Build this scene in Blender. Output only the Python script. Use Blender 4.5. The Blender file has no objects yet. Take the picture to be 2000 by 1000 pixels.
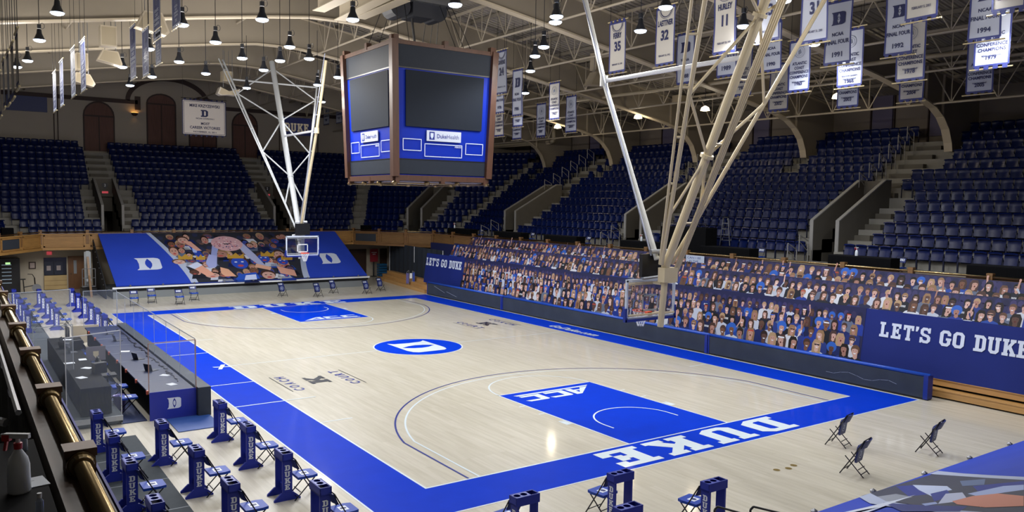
import bpy, math, random
import numpy as np
from mathutils import Vector, Matrix
S = bpy.context.scene
COL = S.collection
PI = math.pi
random.seed(7)

# ---------------------------------------------------------------- camera
CAM = np.array([-15.6389, -28.5799, 6.0084])
YAW, PIT, ROL, FPX, PCX, PCY = 0.5989, -0.075, 0.0142, 1558.02, 970.99, 509.6
_fw = np.array([math.sin(YAW)*math.cos(PIT), math.cos(YAW)*math.cos(PIT), math.sin(PIT)])
_r0 = np.array([math.cos(YAW), -math.sin(YAW), 0.0]); _u0 = np.cross(_r0, _fw)
_rt = _r0*math.cos(ROL) + _u0*math.sin(ROL); _up = -_r0*math.sin(ROL) + _u0*math.cos(ROL)
cd = bpy.data.cameras.new('camera'); cam = bpy.data.objects.new('camera', cd); COL.objects.link(cam)
cam.matrix_world = Matrix(((_rt[0], _up[0], -_fw[0], CAM[0]), (_rt[1], _up[1], -_fw[1], CAM[1]), (_rt[2], _up[2], -_fw[2], CAM[2]), (0, 0, 0, 1)))
cd.sensor_width = 36.0; cd.lens = FPX/2000*36.0
cd.shift_x = (1000-PCX)/2000.0; cd.shift_y = (PCY-500)/2000.0
cd.clip_start = 0.05; cd.clip_end = 300
S.camera = cam

def at(px, py, ax, val):
    "the point of the place that the photograph shows at a pixel, on a plane x, y or z = val"
    d = _fw + _rt*(px-PCX)/FPX - _up*(py-PCY)/FPX
    i = 'xyz'.index(ax)
    return Vector(CAM + d*(val-CAM[i])/d[i])
def atp(px, py, n, p0):
    d = _fw + _rt*(px-PCX)/FPX - _up*(py-PCY)/FPX
    n = np.array(n, float)
    return Vector(CAM + d*(((np.array(p0)-CAM)@n)/(d@n)))

# ---------------------------------------------------------------- world, exposure
W = bpy.data.worlds.new('world'); S.world = W; W.use_nodes = True
W.node_tree.nodes['Background'].inputs[0].default_value = (0.75, 0.8, 1.0, 1)
W.node_tree.nodes['Background'].inputs[1].default_value = 0.05
S.view_settings.view_transform = 'Standard'; S.view_settings.look = 'None'
S.view_settings.exposure = 0.0; S.view_settings.gamma = 1.0; S.view_settings.use_curve_mapping = False
S.cycles.use_denoising = True
S.cycles.max_bounces = 6; S.cycles.diffuse_bounces = 3; S.cycles.glossy_bounces = 3; S.cycles.transmission_bounces = 6; S.cycles.transparent_max_bounces = 12
S.cycles.sample_clamp_indirect = 4.0; S.cycles.caustics_reflective = False; S.cycles.caustics_refractive = False
LAMP_Z = 11.5
LAMP_W = 515.0
FILL = 0.3  # share of lamp power given to the added fill points
#          # power of one pendant lamp
def lamp_level(p):        # invented energy factor per zone, evens out the light on the court
    return 1.75 if p.y > 1.5 else 1.9 if (p.x > 4 and p.y < -10) else 1.5 if p.x > 1 else .68
LAMP_PX = [(112,26),(77,79),(54,119),(33,131),(356,49),(291,96),(421,83),(350,121),(473,114),(297,150),(402,144),(254,167),(239,131),(482,172),
 (512,39),(566,92),(547,119),(604,115),(689,39),(515,137),(620,166),(660,151),(629,199),(889,10),(1087,33),(1085,44),(1062,92),(1045,110),
 (1036,139),(1251,61),(1300,15),(1452,52),(1026,182),(1531,2),(1590,87)]
LAMP_AT = [at(a, b, 'z', LAMP_Z) for a, b in LAMP_PX]
# unseen pendants added for their light over the near end, above the picture
LAMP_AT += [Vector((x, y, LAMP_Z)) for x, y in ((-12.9,-7),(-12.9,-12),(-12.9,-17),(-8.5,-9.5),(-8.5,-14.5),(-8.5,-19.5),(-4,-13),(-4,-18.5),(0.8,-18.5),(5,-18.5),(9,-17.5))]

# ---------------------------------------------------------------- helpers
def lin(c):
    return tuple((v/12.92 if v <= 0.04045 else ((v+0.055)/1.055)**2.4) for v in c)
def hx(h):
    return lin(tuple(int(h[i:i+2], 16)/255 for i in (0, 2, 4)))
MATS = {}
def mat(name, h, rough=0.6, metal=0.0, spec=0.5, coat=0.0, noise=0.0, nscale=3.0, bump=0.0, bscale=20.0, alpha=1.0, emit=0.0, transm=0.0, sheen=0.0, stretch=None):
    if name in MATS: return MATS[name]
    m = bpy.data.materials.new(name); m.use_nodes = True
    nt = m.node_tree; b = nt.nodes['Principled BSDF']
    c = hx(h) if isinstance(h, str) else h
    b.inputs['Base Color'].default_value = (*c, 1); b.inputs['Roughness'].default_value = rough
    b.inputs['Metallic'].default_value = metal; b.inputs['Specular IOR Level'].default_value = spec
    b.inputs['Coat Weight'].default_value = coat; b.inputs['Coat Roughness'].default_value = 0.08
    b.inputs['Alpha'].default_value = alpha; b.inputs['Transmission Weight'].default_value = transm
    if sheen: b.inputs['Sheen Weight'].default_value = sheen
    if emit: b.inputs['Emission Color'].default_value = (*c, 1); b.inputs['Emission Strength'].default_value = emit
    if noise or bump:
        tc = nt.nodes.new('ShaderNodeTexCoord'); mp = nt.nodes.new('ShaderNodeMapping')
        nt.links.new(tc.outputs['Object'], mp.inputs[0])
        if stretch: mp.inputs['Scale'].default_value = stretch
    if noise:
        n = nt.nodes.new('ShaderNodeTexNoise'); n.inputs['Scale'].default_value = nscale; n.inputs['Detail'].default_value = 5
        nt.links.new(mp.outputs[0], n.inputs[0])
        r = nt.nodes.new('ShaderNodeValToRGB')
        r.color_ramp.elements[0].position = 0.3; r.color_ramp.elements[1].position = 0.7
        r.color_ramp.elements[0].color = (*[v*(1-noise) for v in c], 1); r.color_ramp.elements[1].color = (*[min(1, v*(1+noise)) for v in c], 1)
        nt.links.new(n.outputs[0], r.inputs[0]); nt.links.new(r.outputs[0], b.inputs['Base Color'])
    if bump:
        n2 = nt.nodes.new('ShaderNodeTexNoise'); n2.inputs['Scale'].default_value = bscale; n2.inputs['Detail'].default_value = 4
        nt.links.new(mp.outputs[0], n2.inputs[0])
        bp = nt.nodes.new('ShaderNodeBump'); bp.inputs['Strength'].default_value = bump; bp.inputs['Distance'].default_value = 0.02
        nt.links.new(n2.outputs[0], bp.inputs['Height']); nt.links.new(bp.outputs[0], b.inputs['Normal'])
    MATS[name] = m
    return m

class MB:
    "collects shapes into one mesh object"
    def __init__(s): s.v = []; s.f = []; s.c = []; s.T = None
    def add(s, vs, fs, col=None):
        n = len(s.v)
        if s.T is not None: vs = [tuple(s.T @ Vector(v)) for v in vs]
        s.v.extend(vs); s.f.extend([tuple(i+n for i in f) for f in fs])
        if col is not None: s.c.extend([col]*len(fs))
        return s
    def box(s, c, d, rz=0.0, R=None):
        hx_, hy_, hz_ = d[0]/2, d[1]/2, d[2]/2
        vs = [Vector((sx*hx_, sy*hy_, sz*hz_)) for sz in (-1, 1) for sy in (-1, 1) for sx in (-1, 1)]
        if R is None and rz: R = Matrix.Rotation(rz, 3, 'Z')
        if R is not None: vs = [R @ v for v in vs]
        return s.add([tuple(v+Vector(c)) for v in vs], [(0,2,3,1),(4,5,7,6),(0,1,5,4),(2,6,7,3),(0,4,6,2),(1,3,7,5)])
    def bx(s, x0, x1, y0, y1, z0, z1):
        return s.box(((x0+x1)/2, (y0+y1)/2, (z0+z1)/2), (abs(x1-x0), abs(y1-y0), abs(z1-z0)))
    def tube(s, p, q, r, n=8, r2=None, cap=True):
        p, q = Vector(p), Vector(q); r2 = r if r2 is None else r2
        d = (q-p).normalized(); a = d.orthogonal().normalized(); b = d.cross(a)
        vs = []
        for (c, rr) in ((p, r), (q, r2)):
            for i in range(n):
                t = 2*PI*i/n; vs.append(tuple(c+a*math.cos(t)*rr+b*math.sin(t)*rr))
        fs = [(i, (i+1) % n, n+(i+1) % n, n+i) for i in range(n)]
        if cap: fs += [tuple(range(n-1, -1, -1)), tuple(range(n, 2*n))]
        return s.add(vs, fs)
    def path(s, pts, r, n=8):
        for a, b in zip(pts[:-1], pts[1:]): s.tube(a, b, r, n)
        return s
    def bar(s, p, q, w, h, up=(0, 0, 1)):
        "rectangular bar from p to q: w across, h along up"
        p, q, up = Vector(p), Vector(q), Vector(up)
        d = (q-p).normalized(); a = d.cross(up).normalized(); u = a.cross(d).normalized()
        vs = []
        for c in (p, q):
            for (i, j) in ((-1,-1), (1,-1), (1,1), (-1,1)): vs.append(tuple(c+a*i*w/2+u*j*h/2))
        return s.add(vs, [(0,1,2,3),(7,6,5,4),(0,4,5,1),(1,5,6,2),(2,6,7,3),(3,7,4,0)])
    def lathe(s, prof, n=16, c=(0, 0, 0)):
        vs = []; m = len(prof)
        for i in range(n):
            t = 2*PI*i/n
            for (r, z) in prof: vs.append((c[0]+r*math.cos(t), c[1]+r*math.sin(t), c[2]+z))
        fs = [(i*m+j, ((i+1) % n)*m+j, ((i+1) % n)*m+j+1, i*m+j+1) for i in range(n) for j in range(m-1)]
        return s.add(vs, fs)
    def prism(s, poly, h0, h1, frame=None):
        "poly in 2-D, extruded from h0 to h1; frame(u, v, h) -> 3-D"
        fr = frame or (lambda u, v, h: (u, v, h)); n = len(poly)
        vs = [tuple(fr(u, v, h0)) for u, v in poly]+[tuple(fr(u, v, h1)) for u, v in poly]
        return s.add(vs, [tuple(range(n-1, -1, -1)), tuple(range(n, 2*n))]+[(i, (i+1) % n, n+(i+1) % n, n+i) for i in range(n)])
    def flat(s, poly, fr, h=0.0, col=None):
        return s.add([tuple(fr(u, v, h)) for u, v in poly], [tuple(range(len(poly)))], col)
    def build(s, name, m, parent=None, smooth=False, loc=None):
        me = bpy.data.meshes.new(name)
        if loc is not None: lx, ly, lz = loc; s.v = [(a-lx, b-ly, c-lz) for a, b, c in s.v]
        me.from_pydata(s.v, [], s.f); me.materials.append(m)
        if smooth: me.polygons.foreach_set('use_smooth', [True]*len(me.polygons))
        if s.c:
            at_ = me.color_attributes.new('Col', 'FLOAT_COLOR', 'CORNER')
            cols = []
            for p, c in zip(me.polygons, s.c): cols.extend([*c, 1.0]*p.loop_total)
            at_.data.foreach_set('color', cols)
        me.update()
        o = bpy.data.objects.new(name, me); COL.objects.link(o)
        if loc is not None: o.location = loc
        if parent is not None: o.parent = parent
        return o

def empty(name, loc=(0, 0, 0), rz=0.0):
    o = bpy.data.objects.new(name, None); COL.objects.link(o); o.location = loc; o.rotation_euler = (0, 0, rz); o.empty_display_size = 0.2
    return o
def tag(o, label=None, cat=None, group=None, kind=None):
    if label: o['label'] = label
    if cat: o['category'] = cat
    if group: o['group'] = group
    if kind: o['kind'] = kind
    return o
def thing(name, label, cat, loc=(0, 0, 0), rz=0.0, group=None):
    return tag(empty(name, loc, rz), label, cat, group)
def struct(o): o['kind'] = 'structure'; return o
def dup(o, loc=None, rz=None, label=None, group=None, parent=None):
    c = o.copy(); COL.objects.link(c)
    if parent is not None: c.parent = parent
    for ch in KIDS(o): dup(ch, parent=c)
    if loc is not None: c.location = loc
    if rz is not None: c.rotation_euler = (0, 0, rz)
    if label: c['label'] = label
    if group: c['group'] = group
    return c
def KIDS(o):
    return [c for c in COL.objects if c.parent == o] if o not in KCACHE else KCACHE[o]
KCACHE = {}
def cache(o):
    k = [c for c in COL.objects if c.parent == o]; KCACHE[o] = k
    for c in k: cache(c)
    return o

# ---- lettering: varsity slab letters as polygons on a 10 x 14 grid, plus the plain built-in font
def _slab():
    G = {}
    G['D'] = [[(0,0),(7.5,0),(10,2.5),(10,11.5),(7.5,14),(0,14),(0,11.6),(1.4,11.6),(1.4,2.4),(0,2.4)], [(4.6,2.6),(4.6,11.4),(6.2,11.4),(6.9,10.7),(6.9,3.3),(6.2,2.6)]]
    G['O'] = [[(2.5,0),(7.5,0),(10,2.5),(10,11.5),(7.5,14),(2.5,14),(0,11.5),(0,2.5)], [(3.2,3.3),(3.2,10.7),(3.9,11.4),(6.1,11.4),(6.8,10.7),(6.8,3.3),(6.1,2.6),(3.9,2.6)]]
    G['U'] = [[(2.9,0),(7.1,0),(9.3,2.2),(9.3,11.6),(10.4,11.6),(10.4,14),(5.6,14),(5.6,11.6),(6.3,11.6),(6.3,3.2),(5.8,2.6),(4.2,2.6),(3.7,3.2),(3.7,11.6),(4.4,11.6),(4.4,14),(-.4,14),(-.4,11.6),(.7,11.6),(.7,2.2)]]
    G['K'] = [[(0,0),(5,0),(5,2.4),(4.3,2.4),(4.3,4.6),(5.2,5.6),(6.9,2.4),(6.2,2.4),(6.2,0),(11,0),(11,2.4),(10.2,2.4),(7.2,8),(9.6,11.6),(10.6,11.6),(10.6,14),(6,14),(6,11.6),(6.6,11.6),(4.3,8.2),(4.3,11.6),(5,11.6),(5,14),(0,14),(0,11.6),(1.2,11.6),(1.2,2.4),(0,2.4)]]
    G['E'] = [[(0,0),(9.6,0),(9.6,4.6),(7.2,4.6),(7.2,2.6),(4.4,2.6),(4.4,5.9),(5.4,5.9),(5.4,4.8),(7.4,4.8),(7.4,9.4),(5.4,9.4),(5.4,8.3),(4.4,8.3),(4.4,11.4),(7,11.4),(7,9.8),(9.4,9.8),(9.4,14),(0,14),(0,11.6),(1.3,11.6),(1.3,2.4),(0,2.4)]]
    G['L'] = [[(0,0),(9.2,0),(9.2,5),(6.8,5),(6.8,2.6),(4.4,2.6),(4.4,11.6),(5.6,11.6),(5.6,14),(0,14),(0,11.6),(1.3,11.6),(1.3,2.4),(0,2.4)]]
    G['T'] = [[(2.6,0),(7.4,0),(7.4,2.4),(6.5,2.4),(6.5,11.4),(7.8,11.4),(7.8,9.4),(10,9.4),(10,14),(0,14),(0,9.4),(2.2,9.4),(2.2,11.4),(3.5,11.4),(3.5,2.4),(2.6,2.4)]]
    G["'"] = [[(0,9.5),(1.6,9.5),(2.8,12),(2.8,14),(0,14)]]
    G['S'] = [[(0,0),(1.6,0),(2.4,.9),(3.2,0),(7.5,0),(9.8,2.3),(9.8,5.6),(7.9,7.6),(3.7,8.6),(3,9.3),(3,10.8),(3.7,11.5),(6,11.5),(7.1,10.4),(7.1,9.2),(9.5,9.2),(9.5,14),(7.9,14),(7.1,13.1),(6.3,14),(2.4,14),(.2,11.8),(.2,8.3),(2,6.5),(6,5.5),(6.8,4.8),(6.8,3.2),(6.1,2.5),(3.9,2.5),(2.5,3.8),(2.5,5),(0,5)]]
    G['G'] = [[(2.5,0),(7.5,0),(9.8,2.3),(9.8,5.2),(10.4,5.2),(10.4,7.4),(5.6,7.4),(5.6,5.2),(6.8,5.2),(6.8,3.2),(6.1,2.6),(3.9,2.6),(3.2,3.3),(3.2,10.7),(3.9,11.4),(6.1,11.4),(6.8,10.7),(6.8,9.4),(9.8,9.4),(9.8,11.7),(7.5,14),(2.5,14),(0,11.5),(0,2.5)]]
    G['C'] = [[(2.5,0),(7.5,0),(9.8,2.3),(9.8,4.8),(6.8,4.8),(6.8,3.2),(6.1,2.6),(3.9,2.6),(3.2,3.3),(3.2,10.7),(3.9,11.4),(6.1,11.4),(6.8,10.7),(6.8,9.2),(9.8,9.2),(9.8,11.7),(7.5,14),(2.5,14),(0,11.5),(0,2.5)]]
    G['1'] = [[(1.2,0),(7.4,0),(7.4,2.4),(5.8,2.4),(5.8,14),(3.2,14),(1,11.6),(1,9.8),(2.8,9.8),(2.8,2.4),(1.2,2.4)]]
    return G
SLAB = _slab()
from mathutils.geometry import tessellate_polygon
def tess(loops):
    "one outline plus holes -> verts, tris"
    vs = [Vector((u, v, 0)) for lp in loops for u, v in lp]
    tris = tessellate_polygon([[Vector((u, v, 0)) for u, v in lp] for lp in loops])
    return [(v.x, v.y) for v in vs], [tuple(t) for t in tris]
_SC = {ch: tess(l) for ch, l in SLAB.items()}
def slab_text(mb, txt, fr, u0, v0, w, h, hh=0.0, gap=1.6, col=None, vertical=False, space=5.0):
    "letters in a box w x h with its lower left corner at u0, v0"
    adv = {"'": 3.2}
    if not vertical:
        tot = sum((space if c == ' ' else adv.get(c, 10.4)+gap) for c in txt)-gap; sx = w/tot; sy = h/14.0; x = 0
        for c in txt:
            if c == ' ': x += space; continue
            vs, ts = _SC[c]
            mb.add([tuple(fr(u0+(x+a)*sx, v0+b*sy, hh)) for a, b in vs], [t if True else t for t in ts], None if col is None else col)
            x += adv.get(c, 10.4)+gap
    else:
        n = len(txt); cell = h/n
        for i, c in enumerate(txt):
            vs, ts = _SC[c]; b0 = v0+h-(i+1)*cell
            mb.add([tuple(fr(u0+a*w/10.4, b0+b*cell*0.84/14, hh)) for a, b in vs], list(ts), None if col is None else col)
_FC = {}
def font_geo(txt, bold=0.0):
    k = (txt, bold)
    if k in _FC: return _FC[k]
    cu = bpy.data.curves.new('t', 'FONT'); cu.body = txt; cu.size = 1; cu.offset = bold; cu.resolution_u = 2
    o = bpy.data.objects.new('t', cu); COL.objects.link(o)
    dg = bpy.context.evaluated_depsgraph_get(); me = bpy.data.meshes.new_from_object(o.evaluated_get(dg))
    vs = [(v.co.x, v.co.y) for v in me.vertices]; fs = [tuple(p.vertices) for p in me.polygons]
    bpy.data.objects.remove(o); bpy.data.curves.remove(cu); bpy.data.meshes.remove(me)
    x0 = min(v[0] for v in vs); x1 = max(v[0] for v in vs); y0 = min(v[1] for v in vs); y1 = max(v[1] for v in vs)
    _FC[k] = ([((a-x0)/(x1-x0), (b-y0)/(y1-y0)) for a, b in vs], fs, (x1-x0)/(y1-y0))
    return _FC[k]
def font_text(mb, txt, fr, u0, v0, w, h, hh=0.0, bold=0.02, col=None):
    vs, fs, _ = font_geo(txt, bold)
    mb.add([tuple(fr(u0+a*w, v0+b*h, hh)) for a, b in vs], list(fs), col)
def font_mid(mb, txt, fr, uc, v0, h, hh=0.0, bold=0.02, col=None, squeeze=0.75, maxw=None):
    vs, fs, r = font_geo(txt, bold); w = r*h*squeeze
    if maxw and w > maxw: w = maxw
    mb.add([tuple(fr(uc-w/2+a*w, v0+b*h, hh)) for a, b in vs], list(fs), col)
def ell(uc, vc, a, b, n=16, t0=0, t1=2*PI):
    return [(uc+a*math.cos(t0+(t1-t0)*i/n), vc+b*math.sin(t0+(t1-t0)*i/n)) for i in range(n)]
def ring(mb, fr, uc, vc, r0, r1, h=0.0, n=32, t0=0.0, t1=2*PI, asp=1.0, col=None):
    vs = []; 
    for i in range(n+1):
        t = t0+(t1-t0)*i/n
        vs.append(tuple(fr(uc+r0*math.cos(t)*asp, vc+r0*math.sin(t), h))); vs.append(tuple(fr(uc+r1*math.cos(t)*asp, vc+r1*math.sin(t), h)))
    mb.add(vs, [(2*i, 2*i+1, 2*i+3, 2*i+2) for i in range(n)], col)
def ironD(mb, fr, u0, v0, w, h, hh, col=None, colin=None, hole=None):
    "the flared block D with a pointed oval in its middle"
    X = lambda a: u0+a*w; Y = lambda b: v0+b*h
    out = [(0,0),(.78,0),(.93,.05),(1,.16),(1,.84),(.93,.95),(.78,1),(0,1),(.1,.86),(.13,.5),(.1,.14)]
    hol = [(.40,.16),(.34,.5),(.40,.84),(.62,.84),(.68,.5),(.62,.16)] if hole is None else hole
    pts, ts = tess([[(X(a), Y(b)) for a, b in out], [(X(a), Y(b)) for a, b in hol]])
    mb.add([tuple(fr(a, b, hh)) for a, b in pts], list(ts), col)
OVAL = [(.51,.06),(.40,.3),(.37,.5),(.40,.7),(.51,.94),(.62,.7),(.65,.5),(.62,.3)]
VC = bpy.data.materials.new('printed cloth'); VC.use_nodes = True
_n = VC.node_tree; _a = _n.nodes.new('ShaderNodeVertexColor'); _a.layer_name = 'Col'
_n.links.new(_a.outputs[0], _n.nodes['Principled BSDF'].inputs['Base Color']); _n.nodes['Principled BSDF'].inputs['Roughness'].default_value = 0.6
_n.nodes['Principled BSDF'].inputs['Specular IOR Level'].default_value = 0.3
# ---------------------------------------------------------------- floor and court paint
H, Wd, K = 14.325, 7.62, 1.83
def wood_mat(name, c1, c2, c3, coat, rough, bw=2.2, bh=0.0572, rot=PI/2, wear=0.06):
    m = bpy.data.materials.new(name); m.use_nodes = True; nt = m.node_tree; b = nt.nodes['Principled BSDF']
    tc = nt.nodes.new('ShaderNodeTexCoord'); mp = nt.nodes.new('ShaderNodeMapping'); mp.inputs['Rotation'].default_value = (0, 0, rot)
    nt.links.new(tc.outputs['Object'], mp.inputs[0])
    br = nt.nodes.new('ShaderNodeTexBrick'); br.inputs['Scale'].default_value = 1.0
    br.inputs['Brick Width'].default_value = bw; br.inputs['Row Height'].default_value = bh*3; br.inputs['Mortar Size'].default_value = 0.002
    br.inputs['Color1'].default_value = (*hx(c1), 1); br.inputs['Color2'].default_value = (*hx(c2), 1); br.inputs['Mortar'].default_value = (*hx(c3), 1)
    br.offset = 0.37; br.offset_frequency = 3
    nt.links.new(mp.outputs[0], br.inputs[0])
    n = nt.nodes.new('ShaderNodeTexNoise'); n.inputs['Scale'].default_value = 1.0; n.inputs['Detail'].default_value = 6
    mp2 = nt.nodes.new('ShaderNodeMapping'); mp2.inputs['Scale'].default_value = (9, 0.7, 1); nt.links.new(tc.outputs['Object'], mp2.inputs[0]); nt.links.new(mp2.outputs[0], n.inputs[0])
    mx = nt.nodes.new('ShaderNodeMix'); mx.data_type = 'RGBA'; mx.blend_type = 'MULTIPLY'; mx.inputs[0].default_value = 1.0
    r = nt.nodes.new('ShaderNodeValToRGB'); r.color_ramp.elements[0].position = 0.3; r.color_ramp.elements[1].position = 0.62
    r.color_ramp.elements[0].color = (1-wear*2.4, 1-wear*2.6, 1-wear*3, 1); r.color_ramp.elements[1].color = (1, 1, 1, 1)
    nt.links.new(n.outputs[0], r.inputs[0]); nt.links.new(br.outputs[0], mx.inputs[6]); nt.links.new(r.outputs[0], mx.inputs[7])
    nt.links.new(mx.outputs[2], b.inputs['Base Color'])
    b.inputs['Roughness'].default_value = rough; b.inputs['Coat Weight'].default_value = coat; b.inputs['Coat Roughness'].default_value = 0.09
    MATS[name] = m; return m
M_MAPLE = wood_mat('court maple', 'cec8b9', 'c6c0af', 'b5af9d', 0.55, 0.42)
M_BLUEP = mat('court blue paint', '0034bc', 0.5, spec=.04, coat=0.1, noise=0.04, nscale=2)
M_WHITEP = mat('court white paint', 'd9e6ee', 0.38, coat=0.45)
M_NAVYP = mat('court navy paint', '26358c', 0.38, coat=0.45)
M_BLACKP = mat('court black paint', '20242e', 0.38, coat=0.45)
fl = MB().bx(-27, 25, -36, 40, -0.2, 0).build('floor', M_MAPLE); struct(fl)
FZ = lambda u, v, h: (u, v, h)
def rect(mb, x0, x1, y0, y1, h): mb.flat([(x0, y0), (x1, y0), (x1, y1), (x0, y1)], FZ, h)
Z1, Z2, Z3 = 0.002, 0.004, 0.006
bo = MB(); BX, BY = 9.11, 15.76
for (a, b, c, d) in ((-BX,-Wd,-BY,BY), (Wd,BX,-BY,BY), (-Wd,Wd,-BY,-H), (-Wd,Wd,H,BY)): rect(bo, a, b, c, d, Z1)
bo.build('painted_border', M_BLUEP, fl)
bo = MB(); rect(bo, -K, K, -H, -(H-5.79), Z1); rect(bo, -K, K, H-5.79, H, Z1); bo.build('painted_key', M_BLUEP, fl)
bo = MB(); bo.flat(ell(0, 0, 1.78, 1.78, 64), FZ, Z2); bo.build('painted_center_circle', M_BLUEP, fl)
w = MB(); L = 0.05
for (a, b, c, d) in ((-Wd-L,Wd+L,-H-L,-H), (-Wd-L,Wd+L,H,H+L), (-Wd-L,-Wd,-H,H), (Wd,Wd+L,-H,H)): rect(w, a, b, c, d, Z2)
for (a, b, c, d) in ((-BX-.04,BX+.04,-BY-.04,-BY), (-BX-.04,-BX,-BY,BY), (BX,BX+.04,-BY,BY), (-BX-.04,BX+.04,BY,BY+.04)): rect(w, a, b, c, d, Z2)
rect(w, -Wd, -1.8, -L/2, L/2, Z2); rect(w, 1.8, Wd, -L/2, L/2, Z2)
ring(w, FZ, 0, 0, 1.78, 1.84, Z2, 72)
for s in (-1, 1):
    rect(w, -K-L, K+L, s*(H-5.79), s*(H-5.79+L), Z2)
    for t in (-1, 1):
        rect(w, t*(K+L), t*K, s*(H-5.79), s*H, Z2)
        for i, yy in enumerate((2.13, 2.45, 3.35, 4.3)):
            rect(w, t*(K+.07), t*(K+.27), s*(H-yy), s*(H-yy-(.3 if i == 0 else .06)), Z2)
        rect(w, t*6.28, t*6.33, s*(H-3.0), s*H, Z2)
        rect(w, t*Wd, t*(Wd-.9), s*8.53, s*8.58, Z2)
    ring(w, FZ, 0, s*(H-5.79), 1.80, 1.85, Z2, 48, PI if s > 0 else 0, 2*PI if s > 0 else PI)
    a0 = math.acos(6.30/6.48)
    cy = s*(H-1.575); r_ = 6.33; a1 = math.acos(6.305/6.4); yb = (H-1.575)-(H-3.0)
    a1 = math.asin(min(1, (1.425)/6.46))
    ring(w, FZ, 0, cy, 6.43, 6.48, Z2, 72, (PI+a1) if s > 0 else a1, (2*PI-a1) if s > 0 else PI-a1)
    ring(w, FZ, 0, cy, 1.2, 1.25, Z3, 36, (PI) if s > 0 else 0, 2*PI if s > 0 else PI)
    for t in (-1, 1): rect(w, t*1.2, t*1.25, cy, cy+s*.35, Z3)
for y in (-5.8, 5.8): rect(w, -BX, -6.7, y-.03, y+.03, Z3)
for y in (-2.85, 2.85): rect(w, -BX, -7.65, y-.03, y+.03, Z3)
w.add([(-8.15,-.42,Z3),(-8.02,-.45,Z3),(-7.7,.3,Z3),(-7.85,.34,Z3)], [(0,1,2,3)]); w.add([(-8.22,.08,Z3+.001),(-8.18,-.04,Z3+.001),(-7.6,-.22,Z3+.001),(-7.62,-.1,Z3+.001)], [(0,1,2,3)])
w.build('white_court_line', M_WHITEP, fl)
nv = MB()
for s in (-1, 1):
    cy = s*(H-1.575); R0 = 6.75; a1 = math.acos(6.6/R0); ys = R0*math.sin(a1)
    ring(nv, FZ, 0, cy, R0-.05, R0, Z3, 72, (PI+a1) if s > 0 else a1, (2*PI-a1) if s > 0 else PI-a1)
    for t in (-1, 1): rect(nv, t*6.6, t*6.55, s*H, s*(H-1.575-ys), Z3)
nv.build('navy_three_point_line', M_NAVYP, fl)
# words on the boards
def frame2(ox, oy, ux, uy): return lambda u, v, h: (ox+ux*u-uy*v, oy+uy*u+ux*v, h)   # (ux, uy) = reading direction
for s, nm in ((-1, 'near'), (1, 'far')):
    fr = frame2(0, 0, s, 0)
    t = MB(); slab_text(t, 'DUKE', fr, -3.3, H+.18, 6.6, 1.1, Z3, gap=2.6); t.build('painted_word', M_WHITEP, fl)
    t = MB()      # ACC mark: slanted triangle A and two open Cs
    y0 = 8.85; hgt = .82
    q = lambda pts: t.flat(pts, fr, Z3)
    def P(a, b): return (-1.5+a*3.0, y0+b*hgt)
    q([P(0,0),P(1,0),P(.975,.14),P(.05,.14)])
    vs_, ts_ = tess([[P(.06,.2),P(.16,.2),P(.2,.4),P(.29,.4),P(.29,.2),P(.37,.2),P(.37,1),P(.3,1)], [P(.235,.54),P(.29,.54),P(.29,.8)]])
    t.add([tuple(fr(u, v, Z3)) for u, v in vs_], list(ts_))
    for a in (.41, .72):
        vs_, ts_ = tess([[P(a,.2),P(a+.25,.2),P(a+.25,.38),P(a+.09,.38),P(a+.09,.82),P(a+.28,.82),P(a+.25,1),P(a+.03,1),P(a,.94)]])
        t.add([tuple(fr(u, v, Z3)) for u, v in vs_], list(ts_))
    t.build('painted_conference_mark', M_WHITEP, fl)
    t = MB(); fr = frame2(s*5.82, s*3.7, 0, -s)    # COACH K COURT, read from the other sideline
    for a, b, wd in ((-1.1, .78, 2.2), (-1.1, -1.12, 2.2)):
        word = 'COACH' if b > 0 else 'COURT'
        for i, c in enumerate(word): font_text(t, c, fr, a+i*.46, b, .3, .34, Z3, 0.03)
    t.build('painted_word', M_NAVYP, fl)
    t = MB(); slab_text(t, 'K', fr, -.5, -.34, 1.0, .68, Z3)
    t.flat([(-1.15, 1.22), (1.15, 1.22), (1.15, 1.25), (-1.15, 1.25)], fr, Z3); t.flat([(-1.15, -1.25), (1.15, -1.25), (1.15, -1.22), (-1.15, -1.22)], fr, Z3)
    t.build('painted_word', M_BLACKP, fl)
t = MB(); fr = frame2(8.0, 0, 0, -1); font_text(t, 'GoDuke.com', lambda u, v, h: fr(u+.25*v, v, h), -1.75, .02, 3.4, .52, Z3, 0.03); t.build('painted_word', M_WHITEP, fl)
t = MB(); fr = frame2(0, 0, 0, -1); ironD(t, fr, -1.15, -.85, 2.3, 1.7, Z3, hole=OVAL); t.build('painted_emblem', M_WHITEP, fl)
t = MB()
for px, py in ((1550, 909), (1540, 915), (1517, 918)):
    c = at(px, py, 'z', 0); t.flat(ell(c.x, c.y, .08, .08, 14), FZ, Z2)
t.build('floor_plate', mat('dull brass', '8f7b45', 0.4, metal=0.8), fl)

# ---------------------------------------------------------------- blue rail barrier with dark grey pads, along the right sideline
M_PADGREY = mat('dark grey vinyl', '363d47', 0.5, spec=.25, noise=0.12, nscale=1.5)
M_NAVYV = mat('royal blue vinyl', '1a2f86', 0.35)
M_SCUFF = mat('pale scuff', '8d97a6', 0.6)

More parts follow.
